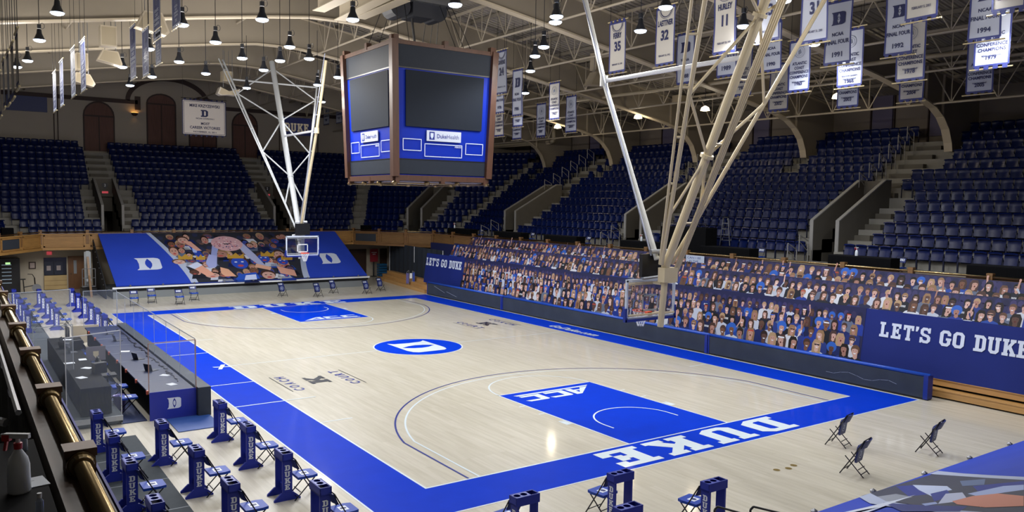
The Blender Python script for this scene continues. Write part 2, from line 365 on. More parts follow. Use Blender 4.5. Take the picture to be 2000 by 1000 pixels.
SEG = [-16.0, at(1381, 690, 'x', 9.2).y, at(980, 604, 'x', 9.2).y, 15.75]
names = ['longest-seen dark grey padded barrier section nearest the camera, with a scuffed face', 'middle dark grey padded barrier section under a blue roll, behind the right sideline', 'far dark grey padded barrier section ending by the low words banner']
for i in range(3):
    a, b = SEG[i]+.02, SEG[i+1]-.02
    t = thing('padded_barrier', names[i], 'barrier', (9.35, (a+b)/2, 0), group='courtside barrier sections')
    d = (b-a)/2
    MB().bx(-.12, .14, -d, d, .06, .72).build('pad', M_PADGREY, t)
    MB().tube((-.03, -d, .77), (-.03, d, .77), .065, 12).build('top_roll', mat('blue roll', '2450b8', 0.28), t, smooth=True)
    MB().bx(-.14, .16, -d, -d+.14, .03, .78).build('end_post', M_NAVYV, t)
    MB().bx(-.14, .16, d-.05, d, .03, .78).build('end_post', M_NAVYV, t)
    MB().bx(-.1, .1, -d, d, 0, .06).build('base', mat('black', '0c0d12', 0.6), t)
    if i == 0:
        s = MB()
        for k in range(9):
            y = -d+1.0+k*.28; z = .33+.07*math.sin(k*1.3)
            s.bar((-.1215, y, z), (-.1215, y+.26, .33+.07*math.sin((k+1)*1.3)), .01, .003, (1, 0, 0))
        s.build('scuff', M_SCUFF, t)
    if i == 2:
        s = MB(); s.bar((-.1215, d-.9, .62), (-.1215, d-2.2, .32), .02, .003, (1, 0, 0)); s.bar((-.1215, d-2.4, .42), (-.1215, d-3.6, .22), .02, .003, (1, 0, 0)); s.build('scuff', M_SCUFF, t)
# ---------------------------------------------------------------- the bowl: balcony path, terraces, seats
RZ = 3.72; WALK = 3.12
ROW0, RD, RH, NR = 1.35, 0.78, 0.47, 14          # first row front, depth, rise, number of rows
def rowz(i): return 3.10+RH*i
PTS = [(-14.8,-33.5), (-14.8,21.0), (-11.3,27.0), (9.2,27.0), (12.7,21.0), (12.7,-24.0)]
SEGN = ['left', 'far_left', 'far', 'far_right', 'right']
M_CONC = mat('grey concrete', '85837d', 0.85, noise=0.1, nscale=1.2)
M_CONC2 = mat('painted grey concrete', '5c5850', 0.75, noise=0.06, nscale=2)
M_WALL = mat('taupe plaster', 'a39b90', 0.85, noise=0.03, nscale=0.6)
M_WALLB = mat('beige plaster', 'b5ab9a', 0.8, noise=0.03, nscale=0.6)
M_SHUT = mat('brown boards', '62433b', 0.7, noise=0.18, nscale=3, stretch=(6, 1, .4))
M_TRIM = mat('dark brown stone trim', '3a2c2a', 0.7)
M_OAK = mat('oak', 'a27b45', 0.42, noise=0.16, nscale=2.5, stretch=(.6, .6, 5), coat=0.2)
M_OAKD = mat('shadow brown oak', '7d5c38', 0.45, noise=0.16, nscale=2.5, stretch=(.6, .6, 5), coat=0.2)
M_BRASS = mat('brass', '9a8662', 0.25, metal=1.0)
M_BLACK = mat('black cloth', '0b0c0f', 0.9, spec=.1)
M_DKGREY = mat('dark grey panel', '2e353f', 0.6)
M_STEELW = mat('off white painted steel', 'bdb6a6', 0.4)
M_CREAM = mat('cream painted steel', 'cdbf9f', 0.38)
M_WHITE = mat('white paint', 'dfe3ea', 0.4)
M_CHROME = mat('grey steel', '8b8d92', 0.35, metal=0.7)
M_BLK = mat('black plastic', '101116', 0.4)
M_GIRD = mat('taupe painted steel girder', '8c8374', 0.6, noise=0.05, nscale=0.5)
M_SEAT = mat('navy seat plastic', '05164a', 0.3, spec=0.22)
M_DECK = mat('ceiling steel deck', 'a39c90', 0.7)

def seginfo(k):
    p, q = Vector(PTS[k]), Vector(PTS[k+1]); t = (q-p).normalized(); n = Vector((-t.y, t.x))     # outward is to the left when walking clockwise
    return p, t, n, (q-p).length
def miter(k, end):
    "how s moves per unit offset at the end of segment k"
    j = k-1 if end == 0 else k+1
    if j < 0 or j >= len(PTS)-1: return 0.0
    _, t, n, _ = seginfo(k); _, t2, n2, _ = seginfo(j)
    b = (n+n2).normalized(); b = b/b.dot(n)
    return b.dot(t)
def fseg(k):
    p, t, n, Ln = seginfo(k)
    return lambda s, d, z: (p.x+t.x*s+n.x*d, p.y+t.y*s+n.y*d, z)
# vomitories: (segment, s centre)
VOMS = {2: [(-6.8+11.3), (4.8+11.3)], 3: [3.5], 4: [21.0-15.85, 21.0-3.95, 21.0+7.9, 21.0+19.8]}
AISLE = {4: [], 2: []}
VR0, VR1 = 2, 6        # rows cut by a vomitory
def gaps(k, i):
    g = []
    for c in VOMS.get(k, []):
        if VR0 <= i <= VR1: g.append((c-1.35, c+1.45))
        else: g.append((c-.55+(.25 if k == 4 and i < VR0 else 0), c+.65+(.25 if k == 4 and i < VR0 else 0)))
    return g
def spans(k, i, d, cut=None):
    _, _, _, Ln = seginfo(k); a = miter(k, 0)*d; b = Ln+miter(k, 1)*d
    out = [(a, b)]
    for (g0, g1) in (cut if cut is not None else gaps(k, i)):
        out = [w for (x, y) in out for w in ((x, min(y, g0)), (max(x, g1), y)) if w[1]-w[0] > .3]
    return out
terr = thing('terrace', None, None); del_t = terr
T = MB(); ST = MB(); VW = MB()
for k in range(5):
    fr = fseg(k); _, _, _, Ln = seginfo(k); m0, m1 = miter(k, 0), miter(k, 1)
    def slab(mb, s0, s1, d0, d1, z0, z1, open0=False, open1=False):
        q = [(s0+(m0*d0 if open0 else 0), d0), (s1+(m1*d0 if open1 else 0), d0), (s1+(m1*d1 if open1 else 0), d1), (s0+(m0*d1 if open0 else 0), d1)]
        mb.add([fr(a, b, z0) for a, b in q]+[fr(a, b, z1) for a, b in q], [(3,2,1,0),(4,5,6,7),(0,1,5,4),(1,2,6,5),(2,3,7,6),(3,0,4,7)])
    y0 = 0
    slab(T, 0, Ln, .12, ROW0, 2.6, WALK, True, True)
    for i in range(NR):
        d0 = ROW0+RD*i; d1 = d0+RD+(1.4 if i == NR-1 else 0)
        if k == 4 and i == 0: slab(T, 0, Ln, d0, d1, 2.6, WALK+.1, True, True); continue
        holes = [(c-.55, c+.55) for c in VOMS.get(k, [])] if VR0 <= i <= VR1 else []
        cuts = [0]+[v for h in holes for v in h]+[Ln]
        for a, b in zip(cuts[::2], cuts[1::2]): slab(T, a, b, d0, d1, rowz(i)-.6, rowz(i), a == 0, b == Ln)
        if k == 0: continue
        for (g0, g1) in gaps(k, i):            # half steps in the aisles
            if VR0 <= i <= VR1: slab(ST, g1-.85, g1-.05, d0-.3, d0, rowz(i)-RH, rowz(i)-RH/2); slab(ST, g0+.05, g0+.75, d0-.3, d0, rowz(i)-RH, rowz(i)-RH/2)
            else: slab(ST, g0, g1, d0-.32, d0, rowz(i)-RH, rowz(i)-RH/2)
COL.objects.unlink(terr); bpy.data.objects.remove(terr)
to = T.build('floor_terrace', M_CONC); struct(to); ST.build('aisle_step', M_CONC2, to)
# vomitory walls, one structure each
VSIGN = {(2,0): '3', (2,1): '2', (3,0): '1', (4,0): '15', (4,1): '14', (4,2): '14', (4,3): '13'}
M_SHIELD = mat('dark shield sign', '1a1a22', 0.5); M_EXIT = mat('red exit sign', 'd04a55', 0.5, emit=0.5)
n_t = 0
for k, cs in VOMS.items():
    fr = fseg(k)
    for j, c in enumerate(cs):
        n_t += 1
        d0 = ROW0+RD*VR0+.1; d1 = ROW0+RD*(VR1+1); zf = rowz(VR0)+1.3; zb = rowz(VR1)+1.25
        V = MB()
        for s in (c-.62, c+.62):
            q = [(d0-.0, 2.6), (d1+.1, 2.6), (d1+.1, zb), (d1-.35, zb), (d0, zf)]
            V.prism(q, s-.07, s+.07, lambda u, v, h: fr(h, u, v))
        V.prism([(c-.6, 4.9), (c+.6, 4.9), (c+.6, zb), (c-.6, zb)], d1-.02, d1+.12, lambda u, v, h: fr(u, h, v))
        V.prism([(c-.6, WALK-.2), (c+.6, WALK-.2), (c+.6, WALK), (c-.6, WALK)], d0-.4, d1+3, lambda u, v, h: fr(u, h, v))
        V.prism([(c-.6, WALK), (c+.6, WALK), (c+.6, 5.2), (c-.6, 5.2)], d1+2.9, d1+3, lambda u, v, h: fr(u, h, v))
        vo = V.build('wall_vomitory', M_CONC2); struct(vo)
        cp = MB()
        for s in (c-.62, c+.62):
            cp.bar(fr(s, d0-.02, zf+.02), fr(s, d1-.35, zb+.02), .17, .05); cp.bar(fr(s, d1-.36, zb+.02), fr(s, d1+.1, zb+.02), .17, .05); cp.bar(fr(s, d0-.02, 2.8), fr(s, d0-.02, zf+.04), .16, .05, Vector(fr(0, 1, 0))-Vector(fr(0, 0, 0)))
        cp.build('parapet_cap', mat('pale grey parapet cap', '8f8e8c', .6), vo)
        sg = MB(); f3 = lambda u, v, h: fr(c+.1+u, d1-.03-h, zb-.45+v)
        MB().flat([(-.2,.16),(.2,.16),(.2,-.08),(.0,-.28),(-.2,-.08)], f3, .01).build('shield_sign', M_SHIELD, vo)
        if (k, j) in VSIGN:
            sg = MB(); font_mid(sg, VSIGN[(k, j)], f3, 0, -.1, .2, .02, .02); sg.build('sign_number', M_WHITE, vo)
        MB().flat([(-.2,-.42),(.2,-.42),(.2,-.6),(-.2,-.6)], f3, .01).build('exit_sign', M_EXIT, vo)

# seats -------------------------------------------------------------
def seat_parts():
    b = MB(); n = 6; vs = []; rows = [(0.40, 0.02), (0.62, -.03), (0.80, -.075), (0.855, -.05), (0.86, .0), (0.80, .03)]
    for (z, d) in rows:
        for i in range(n+1):
            u = (i/n-.5); vs.append((u*.46*(1 if z > .5 else .94), d+.05*(1-4*u*u)*(-0.0)+.16*u*u, z-.10*abs(u)**2.2*4*(.25 if z > .75 else 0)))
    fs = [(r*(n+1)+i, r*(n+1)+i+1, (r+1)*(n+1)+i+1, (r+1)*(n+1)+i) for r in range(len(rows)-1) for i in range(n)]
    b.add(vs, fs)
    p = MB(); R = Matrix.Rotation(-math.radians(16), 3, 'X')
    q = [(-.2,.36),(.2,.36),(.21,.44),(.2,.66),(.14,.69),(-.14,.69),(-.2,.66),(-.21,.44)]
    p.prism(q, -.17, -.10, lambda u, v, h: (u, h-.12*(v-.36)*(-1.0), v))
    s = MB()
    for x in (-.245, .245):
        s.bx(x-.014, x+.014, -.2, .1, .54, .585); s.bx(x-.014, x+.014, -.02, .04, .0, .56)
    return b, p, s
sb, sp, ss = seat_parts()
def geo(mb, tri=False): return np.array(mb.v, float), mb.f
SPV, SPF = [], []
for g in (sb, sp, ss):
    off = sum(len(v) for v in SPV); SPV.append(np.array(g.v)); SPF.extend([tuple(i+off for i in f) for f in g.f])
SPV = np.concatenate(SPV)
seats = []
for k in range(5):
    p, t, n, Ln = seginfo(k); fr = fseg(k); ang = math.atan2(t.y, t.x)
    for i in range(NR):
        if k == 4 and i == 0: continue
        d = ROW0+RD*i+.5
        for (a, b) in spans(k, i, d):
            a += .3 if a != miter(k, 0)*d else .45; b -= .1 if b != Ln+miter(k, 1)*d else .45
            cnt = int((b-a)/.515)
            if cnt < 1: continue
            st = (b-a-cnt*.515)/2
            for j in range(cnt):
                s = a+st+.515*(j+.5); x, y, z = fr(s, d, rowz(i))
                if k == 0 and y < 8: continue
                if k == 4 and any(abs(y-gy) < .5 for gy in (-9.4,-1.7,6.0,13.7,21.4)) and 20.9 < x < 23.6: continue
                seats.append((k, i, x, y, z, ang+PI))
def px_of(x, y, z):
    d = np.array((x, y, z))-CAM; w_ = d@_fw
    return (PCX+FPX*(d@_rt)/w_, PCY-FPX*(d@_up)/w_, w_) if w_ > .1 else (-1, -1, -1)
sc = []
for q in seats:
    X, Y, w_ = px_of(q[2], q[3], q[4]+.6)
    vis = 0 < w_ and -20 < X < 2020 and -20 < Y < 1000
    sc.append((w_ if vis else 1e9))
order = np.argsort(sc, kind='stable'); near = set(int(i) for i in order[:300])
SV, SF = [], []; base = 0
for idx, (k, i, x, y, z, a) in enumerate(seats):
    if idx in near: continue
    c, s_ = math.cos(a), math.sin(a)
    V = SPV.copy(); V[:, 0], V[:, 1] = SPV[:, 0]*c-SPV[:, 1]*s_+x, SPV[:, 0]*s_+SPV[:, 1]*c+y; V[:, 2] += z
    SV.append(V); SF.extend([tuple(j+base for j in f) for f in SPF]); base += len(V)
me = bpy.data.meshes.new('stadium_seats'); me.from_pydata(np.concatenate(SV).tolist(), [], SF); me.materials.append(M_SEAT)
me.polygons.foreach_set('use_smooth', [len(p.vertices) == 4 for p in me.polygons]); me.update()
o = bpy.data.objects.new('stadium_seats', me); COL.objects.link(o)
tag(o, 'rows of navy folding seats filling the upper bowl beyond the nearest block', 'seats', kind='stuff')
ORD = ['lowest', 'second', 'third', 'fourth', 'fifth', 'sixth', 'seventh', 'eighth', 'ninth', 'tenth', 'eleventh', 'twelfth', 'thirteenth', 'top']
proto = thing('stadium_seat', 'x', 'seat')
sb.build('backrest', M_SEAT, proto, smooth=True); sp.build('seat_pan', M_SEAT, proto)
ss.build('armrest_frame', mat('dark seat frame', '0b1230', 0.4), proto); cache(proto)
first = True
SORD = ['first', 'second', 'third', 'fourth', 'fifth', 'sixth', 'seventh', 'eighth', 'ninth', 'tenth', 'eleventh', 'twelfth', 'thirteenth', 'fourteenth', 'fifteenth', 'sixteenth', 'seventeenth', 'eighteenth', 'nineteenth', 'twentieth', 'twenty-first', 'twenty-second', 'twenty-third', 'twenty-fourth', 'twenty-fifth', 'twenty-sixth']
cntr = {}
for idx in sorted(near):
    k, i, x, y, z, a = seats[idx]
    r = i-1 if k == 4 else i
    blk = 'nearest block' if y < -8.5 else 'block behind near hoop' if y < 3.5 else 'block left of it' if y < 15 else 'far block'
    if k != 4: blk = 'far corner block'
    kk = (k, i, blk); cntr[kk] = cntr.get(kk, -1)+1
    lb = 'navy folding seat, %s from left, %s row, right stand, %s' % (SORD[min(cntr[kk], 25)], ORD[min(r, 13)], blk)
    gp = 'navy folding seats of the right stand, %s' % blk
    if first: o = proto; o.location = (x, y, z); o.rotation_euler = (0, 0, a); o['label'] = lb; o['group'] = gp; first = False
    else: o = dup(proto, (x, y, z), a, lb, gp)

# aisle hand rails on the right stand: one thing per upright pair
M_RAILG = mat('grey handrail', '8f8e8c', 0.4, metal=0.2)
hr = thing('aisle_handrail', 'x', 'handrail')
r_ = MB(); r_.path([(0,-.0,0),(0,0,.9),(0,-.62,.62+.55),(0,-.62,.47)], .022, 6); r_.tube((0,0,.45),(0,-.62,.9), .015, 6); r_.build('rail_tube', M_RAILG, hr); cache(hr)
fr = fseg(4); first = True
for j, c in enumerate(VOMS[4][:3]):
    for i in (0, 1, 7, 8, 9, 10, 11, 12):
        s = c-.5 if i > 6 else c-.25
        x, y, z = fr(s, ROW0+RD*i+.1, rowz(i))
        if i == 0: z = WALK+.1
        nm = ['farthest', 'middle', 'nearest'][j]
        lb = 'grey tube handrail, %s from the bottom of the %s stairway, right stand' % (['first', 'second', 'third', 'fourth', 'fifth', 'sixth', 'seventh', 'eighth'][(0, 1, 7, 8, 9, 10, 11, 12).index(i)], nm)
        if first: hr.location = (x, y, z); hr.rotation_euler = (0, 0, PI/2*3); hr['label'] = lb; hr['group'] = 'grey stair handrails'; first = False
        else: dup(hr, (x, y, z), PI/2*3, lb, 'grey stair handrails')

# ---------------------------------------------------------------- balcony front and brass rail
def cen(s0, s1): return (s0+s1)/2
post_px = {}
for k in range(5):
    p, t, n, Ln = seginfo(k); fr = fseg(k)
    w = MB(); w.prism([(0, 2.72), (Ln, 2.72), (Ln, RZ-.1), (0, RZ-.1)], -.06, .14, lambda u, v, h: fr(u, h, v))
    w.prism([(0, 2.62), (Ln, 2.62), (Ln, 2.75), (0, 2.75)], -.16, .14, lambda u, v, h: fr(u, h, v))
    w.prism([(0, RZ-.16), (Ln, RZ-.16), (Ln, RZ-.09), (0, RZ-.09)], -.12, .2, lambda u, v, h: fr(u, h, v))
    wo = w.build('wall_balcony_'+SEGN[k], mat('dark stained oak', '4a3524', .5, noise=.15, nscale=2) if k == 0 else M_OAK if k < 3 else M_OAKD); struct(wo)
    cnt = max(1, round(Ln/2.6)); stp = Ln/cnt
    pn = MB(); dk = MB(); br = MB(); po = MB(); inn = MB()
    for j in range(cnt):
        s0, s1 = j*stp+.16, (j+1)*stp-.16
        dark = (k == 1 and j == 1) or (k == 3 and j == 0)
        (dk if dark else pn).prism([(s0+.1, 2.9), (s1-.1, 2.9), (s1-.1, RZ-.28), (s0+.1, RZ-.28)], -.085 if dark else -.075, -.05, lambda u, v, h: fr(u, h, v))
        for (a, b, c_, d_) in ((s0, s1, 2.8, 2.88), (s0, s1, RZ-.26, RZ-.18), (s0, s0+.08, 2.8, RZ-.18), (s1-.08, s1, 2.8, RZ-.18)):
            (pn if not dark else pn).prism([(a, c_), (b, c_), (b, d_), (a, d_)], -.1, -.05, lambda u, v, h: fr(u, h, v))
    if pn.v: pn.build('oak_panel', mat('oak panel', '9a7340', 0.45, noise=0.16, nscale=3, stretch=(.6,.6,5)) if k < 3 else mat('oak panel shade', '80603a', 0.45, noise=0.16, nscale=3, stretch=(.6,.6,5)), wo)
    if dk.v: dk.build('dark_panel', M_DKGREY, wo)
    rl = thing('brass_rail', {0: 'large polished brass tube rail on brown posts along the left balcony, nearest the camera', 1: 'brass tube rail on the far left corner of the balcony', 2: 'long brass tube rail above the slanted crowd banner at the far end', 3: 'brass tube rail on the far right corner of the balcony', 4: 'brass tube rail behind the crowd banners on the right'}[k], 'rail', group='balcony brass rails')
    br.tube(fr(0, .0, RZ-.0), fr(Ln, .0, RZ-.0), .04 if k else .066, 16 if k == 0 else 8)
    if k == 0: br.tube(fr(0, .06, RZ-.27), fr(Ln, .06, RZ-.27), .035, 8)
    br.build('rail_tube', M_BRASS, rl, smooth=True)
    M_CAP = mat('brown post cap', '6b4f3c', 0.5, noise=.1)
    for j in range(cnt+1):
        if j == cnt and k < 4: continue
        s = j*stp; 
        if k == 0: s = 33.5-20.98+2.635*(j-5)
        q = MB(); wd = .09 if k else .115
        q.prism([(s-wd, RZ-.75), (s+wd, RZ-.75), (s+wd, RZ+.07), (s-wd, RZ+.07)], -wd, wd, lambda u, v, h: fr(u, h, v))
        q.prism([(s-wd*1.1, RZ+.06), (s+wd*1.1, RZ+.06), (s+wd*1.1, RZ+.13), (s-wd*1.1, RZ+.13)], -wd*1.1, wd*1.1, lambda u, v, h: fr(u, h, v))
        pp = q.build('post', M_CAP if k in (0,) else M_OAKD, rl)
        if k == 0 and 0 < s < Ln:
            for e in (-1, 1):
                f = MB()
                f.tube(fr(s+e*.12, 0, RZ), fr(s+e*.16, 0, RZ), .115, 18); f.tube(fr(s+e*.16, 0, RZ), fr(s+e*.21, 0, RZ), .105, 18, .08); f.tube(fr(s+e*.21, 0, RZ), fr(s+e*.24, 0, RZ), .09, 18)
                f.build('flange', M_BRASS, pp, smooth=False)

# ---------------------------------------------------------------- outer walls
def wall_y(name, y0, y1, x0, x1, z0, z1, m): return struct(MB().bx(x0, x1, y0, y1, z0, z1).build(name, m))
wf = wall_y('wall_far', 40.0, 40.3, -28, 26, 0, 17, M_WALL)
YW = 39.98
def arch(x0, x1, z0, zs, zt, n=10):
    "pointed round-headed outline: springs at zs, top at zt"
    pts = [(x0, z0), (x1, z0)]; xc = (x0+x1)/2; a = (x1-x0)/2
    for i in range(n+1):
        t = PI*i/n; pts.append((xc+a*math.cos(t), zs+(zt-zs)*math.sin(t)))
    return pts
wn = 0
for (xc, hw, zs, zt) in ((-6.13, 1.0, 12.1, 13.1), (5.05, 1.0, 12.1, 13.1), (-1.6, 1.02, 13.35, 14.05), (1.6, 1.02, 13.35, 14.05), (-10.9, 1.0, 12.1, 13.1)):
    if xc < -10: continue
    wn += 1
    w = MB(); w.prism(arch(xc-hw, xc+hw, 9.4, zs, zt), YW-.03, YW, lambda u, v, h: (u, h, v)); wo = struct(w.build('window_%d' % wn, M_SHUT))
    e = MB(); r = arch(xc-hw-.1, xc+hw+.1, 9.4, zs, zt+.12)[1:]+[(xc-hw-.1, 9.4)]
    r2 = arch(xc-hw, xc+hw, 9.4, zs, zt)[1:]+[(xc-hw, 9.4)]
    for a, b, c, d in zip(r[:-1], r[1:], r2[1:], r2[:-1]): e.prism([a, b, c, d], YW-.08, YW, lambda u, v, h: (u, h, v))
    e.bx(xc-hw, xc+hw, YW-.07, YW, zs-.08, zs+.04); e.bx(xc-.04, xc+.04, YW-.06, YW, 9.4, zs)
    e.build('window_frame', M_TRIM, wo)
e = MB()
for (x0, x1) in ((-25, -3.35), (2.0, 25)): e.bx(x0, x1, YW-.1, YW, 13.2, 13.5)
e.bx(-3.35-.2, -3.15, YW-.1, YW, 12.75, 13.8)
out = [(-.72+3.2*math.cos(PI*i/24)*1.0-.3, 13.5+2.05*math.sin(PI*i/24)) for i in range(25)]; inn_ = [(-.72+2.9*math.cos(PI*i/24)-.3, 13.4+1.8*math.sin(PI*i/24)) for i in range(25)]
for a, b, c, d in zip(out[:-1], out[1:], inn_[1:], inn_[:-1]): e.prism([a, b, c, d], YW-.1, YW, lambda u, v, h: (u, h, v))
struct(e.build('trim_1', M_TRIM))
e = MB()
for x in (-9.2, -8.95, -13.8, 8.0, 11.5): e.bx(x, x+.06, YW-.08, YW, 9.4, 15)
struct(e.build('trim_2', M_TRIM))
tag(MB().bx(-12.2, -9.6, YW-.16, YW-.04, 12.1, 13.2).build('wall_sign', mat('dark blue sign', '1a2a63', .5)), 'dark blue sign board high on the far wall at left', 'sign')
s = thing('wall_sconce', 'glowing amber uplight sconce on the far wall under the brown arch', 'wall lamp', (-3.6, YW-.15, 12.45))
MB().lathe([(.08, -.2), (.2, -.1), (.28, .05)], 14).build('bowl', M_TRIM, s)
MB().lathe([(0, .03), (.26, .06)], 14).build('lit_diffuser', mat('amber glow', 'ffb860', .5, emit=6), s)
# right wall with pale violet panels between dark joints
wr = struct(MB().bx(25.6, 25.9, -36, 40.3, 0, 13).build('wall_right', mat('taupe wall panel', '7a7167', .85)))
v = MB(); j_ = MB()
for k in range(-4, 6):
    yb = -1.7+7.7*k
    for (o0, o1) in ((1.3, 2.3), (4.3, 5.4)): v.bx(25.5, 25.62, yb+o0, yb+o1, 9.6, 12.4)
    for o0 in (1.2, 2.4, 4.2, 5.5): j_.bx(25.48, 25.62, yb+o0-.03, yb+o0+.03, 9.0, 12.6)
v.build('violet_panel', mat('dull violet panel', '5f5a72', .8), wr); j_.build('panel_joint', M_TRIM, wr)
struct(MB().bx(-28.3, -28, -36, 40.3, 0, 13).build('wall_left', M_WALL))
struct(MB().bx(-28, 26, -36.3, -36, 0, 17).build('wall_near', M_WALL))

# ---------------------------------------------------------------- girders, joists, roof
XC = -1.05
def zbot(a):      # a = distance from the ridge line
    a = abs(a)
    pr = [(0, 14.0), (1.2, 13.98), (3.2, 13.72), (6, 13.3), (10, 12.65), (14, 12.0), (18, 11.38), (20, 11.02), (21.3, 10.78), (22.3, 10.5), (23, 10.1), (23.5, 9.6), (23.8, 9.0), (23.9, 8.6)]
    for (a0, z0), (a1, z1) in zip(pr[:-1], pr[1:]):
        if a <= a1: return z0+(z1-z0)*(a-a0)/(a1-a0)
    return pr[-1][1]
def ztop(a): a = abs(a); return 15.85-.165*a if a > 1.2 else 15.65
SAMP = [0, .6, 1.2, 2.2, 3.2, 4.6, 6, 8, 10, 12, 14, 16, 18, 20, 20.7, 21.3, 21.8, 22.3, 22.7, 23, 23.3, 23.5, 23.7, 23.8, 23.9]
XS = [-a for a in SAMP[::-1]]+SAMP[1:]
GY = [-1.7+7.7*k for k in range(-4, 5)]
gi = 0
for y in GY:
    w = MB(); f = MB()
    web = [(XC+a, zbot(a)) for a in XS]+[(XC+26.5, 8.6), (XC+26.5, ztop(26.5))]+[(XC+a, ztop(a)) for a in (26.4, 20, 14, 8, 1.2, 0, -1.2, -8, -14, -20, -26.4)]+[(XC-26.5, 8.6)]
    pts, ts = tess([web])
    for h in (-.06, .06): w.add([(a, y+h, b) for a, b in pts], list(ts))
    for a, b in zip(XS[:-1], XS[1:]):
        za, zb_ = zbot(a), zbot(b); wdt = .19
        f.add([(XC+a, y-wdt, za), (XC+b, y-wdt, zb_), (XC+b, y+wdt, zb_), (XC+a, y+wdt, za), (XC+a, y-wdt, za+.07), (XC+b, y-wdt, zb_+.07), (XC+b, y+wdt, zb_+.07), (XC+a, y+wdt, za+.07)],
              [(3,2,1,0),(4,5,6,7),(0,1,5,4),(2,3,7,6)])
    for a0, a1 in ((-26, -1.2), (-1.2, 1.2), (1.2, 26)): f.bar((XC+a0, y, ztop(a0)), (XC+a1, y, ztop(a1)), .36, .06)
    for a in (-21.5, 21.5, -23, 23): f.bx(XC+a-.03, XC+a+.03, y-.16, y+.16, zbot(a), ztop(a))
    o = w.build('trim_%d' % (3+gi), M_GIRD); struct(o); f.build('girder_flange', mat('cream girder flange', 'b9ad97', .55), o); gi += 1
    continue
    fo = MB().bx(XC+23.55, XC+23.9, y-.19, y+.19, 7.8, 9.0); fo.bx(XC-23.9, XC-23.55, y-.19, y+.19, 7.8, 9.0); fo.build('girder_foot', mat('cream girder flange', 'b9ad97', .55), o)
# joists running along the hall between the girders
jo = MB()
for a in (-22, -18, -14, -10, -6, -2.2, 2.2, 6, 10, 14, 18, 22):
    x = XC+a; zt = ztop(a)+.12; zb_ = max(zbot(a)+.06, 10.4)
    zb_ = zb_ if a > 0 else ztop(a)-.55; jo.tube((x, -32, zb_), (x, 39.9, zb_), .05, 6); jo.bar((x, -32, zt), (x, 39.9, zt), .14, .1)
    for y in GY:
        for j in range(4):
            ya, yb, ym = y+j*1.925, y+(j+1)*1.925, y+(j+.5)*1.925
            jo.tube((x, ya, zt), (x, ym, zb_), .028, 5, cap=False); jo.tube((x, ym, zb_), (x, yb, zt), .028, 5, cap=False)
            jo.tube((x, ym, zb_), (x, ym, zt), .02, 5, cap=False)
jo.build('trim_20', mat('cream joist', 'a79d8c', .6)).__setitem__('kind', 'structure')
pu = MB()
for a in np.arange(-25, 25.1, 1.9):
    pu.bar((XC+a, -34, ztop(a)+.28), (XC+a, 40, ztop(a)+.28), .1, .16)
struct(pu.build('trim_21', mat('roof purlin', '7d766b', .7)))
bpy_r = MB()
for a0, a1 in ((-27, -1.2), (-1.2, 1.2), (1.2, 27)):
    za, zb_ = ztop(a0)+.4, ztop(a1)+.4
    n = max(2, int(abs(a1-a0)/.3))
    bpy_r.add([(XC+a0, -36, za), (XC+a1, -36, zb_), (XC+a1, 40.3, zb_), (XC+a0, 40.3, za), (XC+a0, -36, za+.1), (XC+a1, -36, zb_+.1), (XC+a1, 40.3, zb_+.1), (XC+a0, 40.3, za+.1)],
              [(3,2,1,0),(4,5,6,7),(0,1,5,4),(1,2,6,5),(2,3,7,6),(3,0,4,7)])
MD = bpy.data.materials.new('ribbed roof deck'); MD.use_nodes = True; nt = MD.node_tree; b = nt.nodes['Principled BSDF']
tc = nt.nodes.new('ShaderNodeTexCoord'); wv = nt.nodes.new('ShaderNodeTexWave'); wv.bands_direction = 'Y'; wv.inputs['Scale'].default_value = 1.05
nt.links.new(tc.outputs['Object'], wv.inputs[0]); bp = nt.nodes.new('ShaderNodeBump'); bp.inputs['Strength'].default_value = 1.0; bp.inputs['Distance'].default_value = .15
nt.links.new(wv.outputs[1], bp.inputs['Height']); nt.links.new(bp.outputs[0], b.inputs['Normal']); b.inputs['Base Color'].default_value = (*hx('968f84'), 1); b.inputs['Roughness'].default_value = .7
struct(bpy_r.build('ceiling', MD))
# long cream pipes under the girders on the right, and a roof duct
PC = mat('cream pipe', 'b3a78d', .45)
o = MB(); o.tube(at(975, 215, 'x', 15), at(2100, 75, 'x', 15), .09, 10); tag(o.build('ceiling_pipe', PC, smooth=True), 'long cream pipe crossing under the girders behind the hanging banners', 'pipe')
o = MB(); o.path([at(880, 292, 'x', 23), at(1075, 278, 'x', 23), at(1082, 274, 'x', 23), at(1082, 247, 'x', 23)], .16, 10); tag(o.build('ceiling_pipe', PC, smooth=True), 'cream pipe with an upward elbow, right of the scoreboard above the far corner seats', 'pipe')
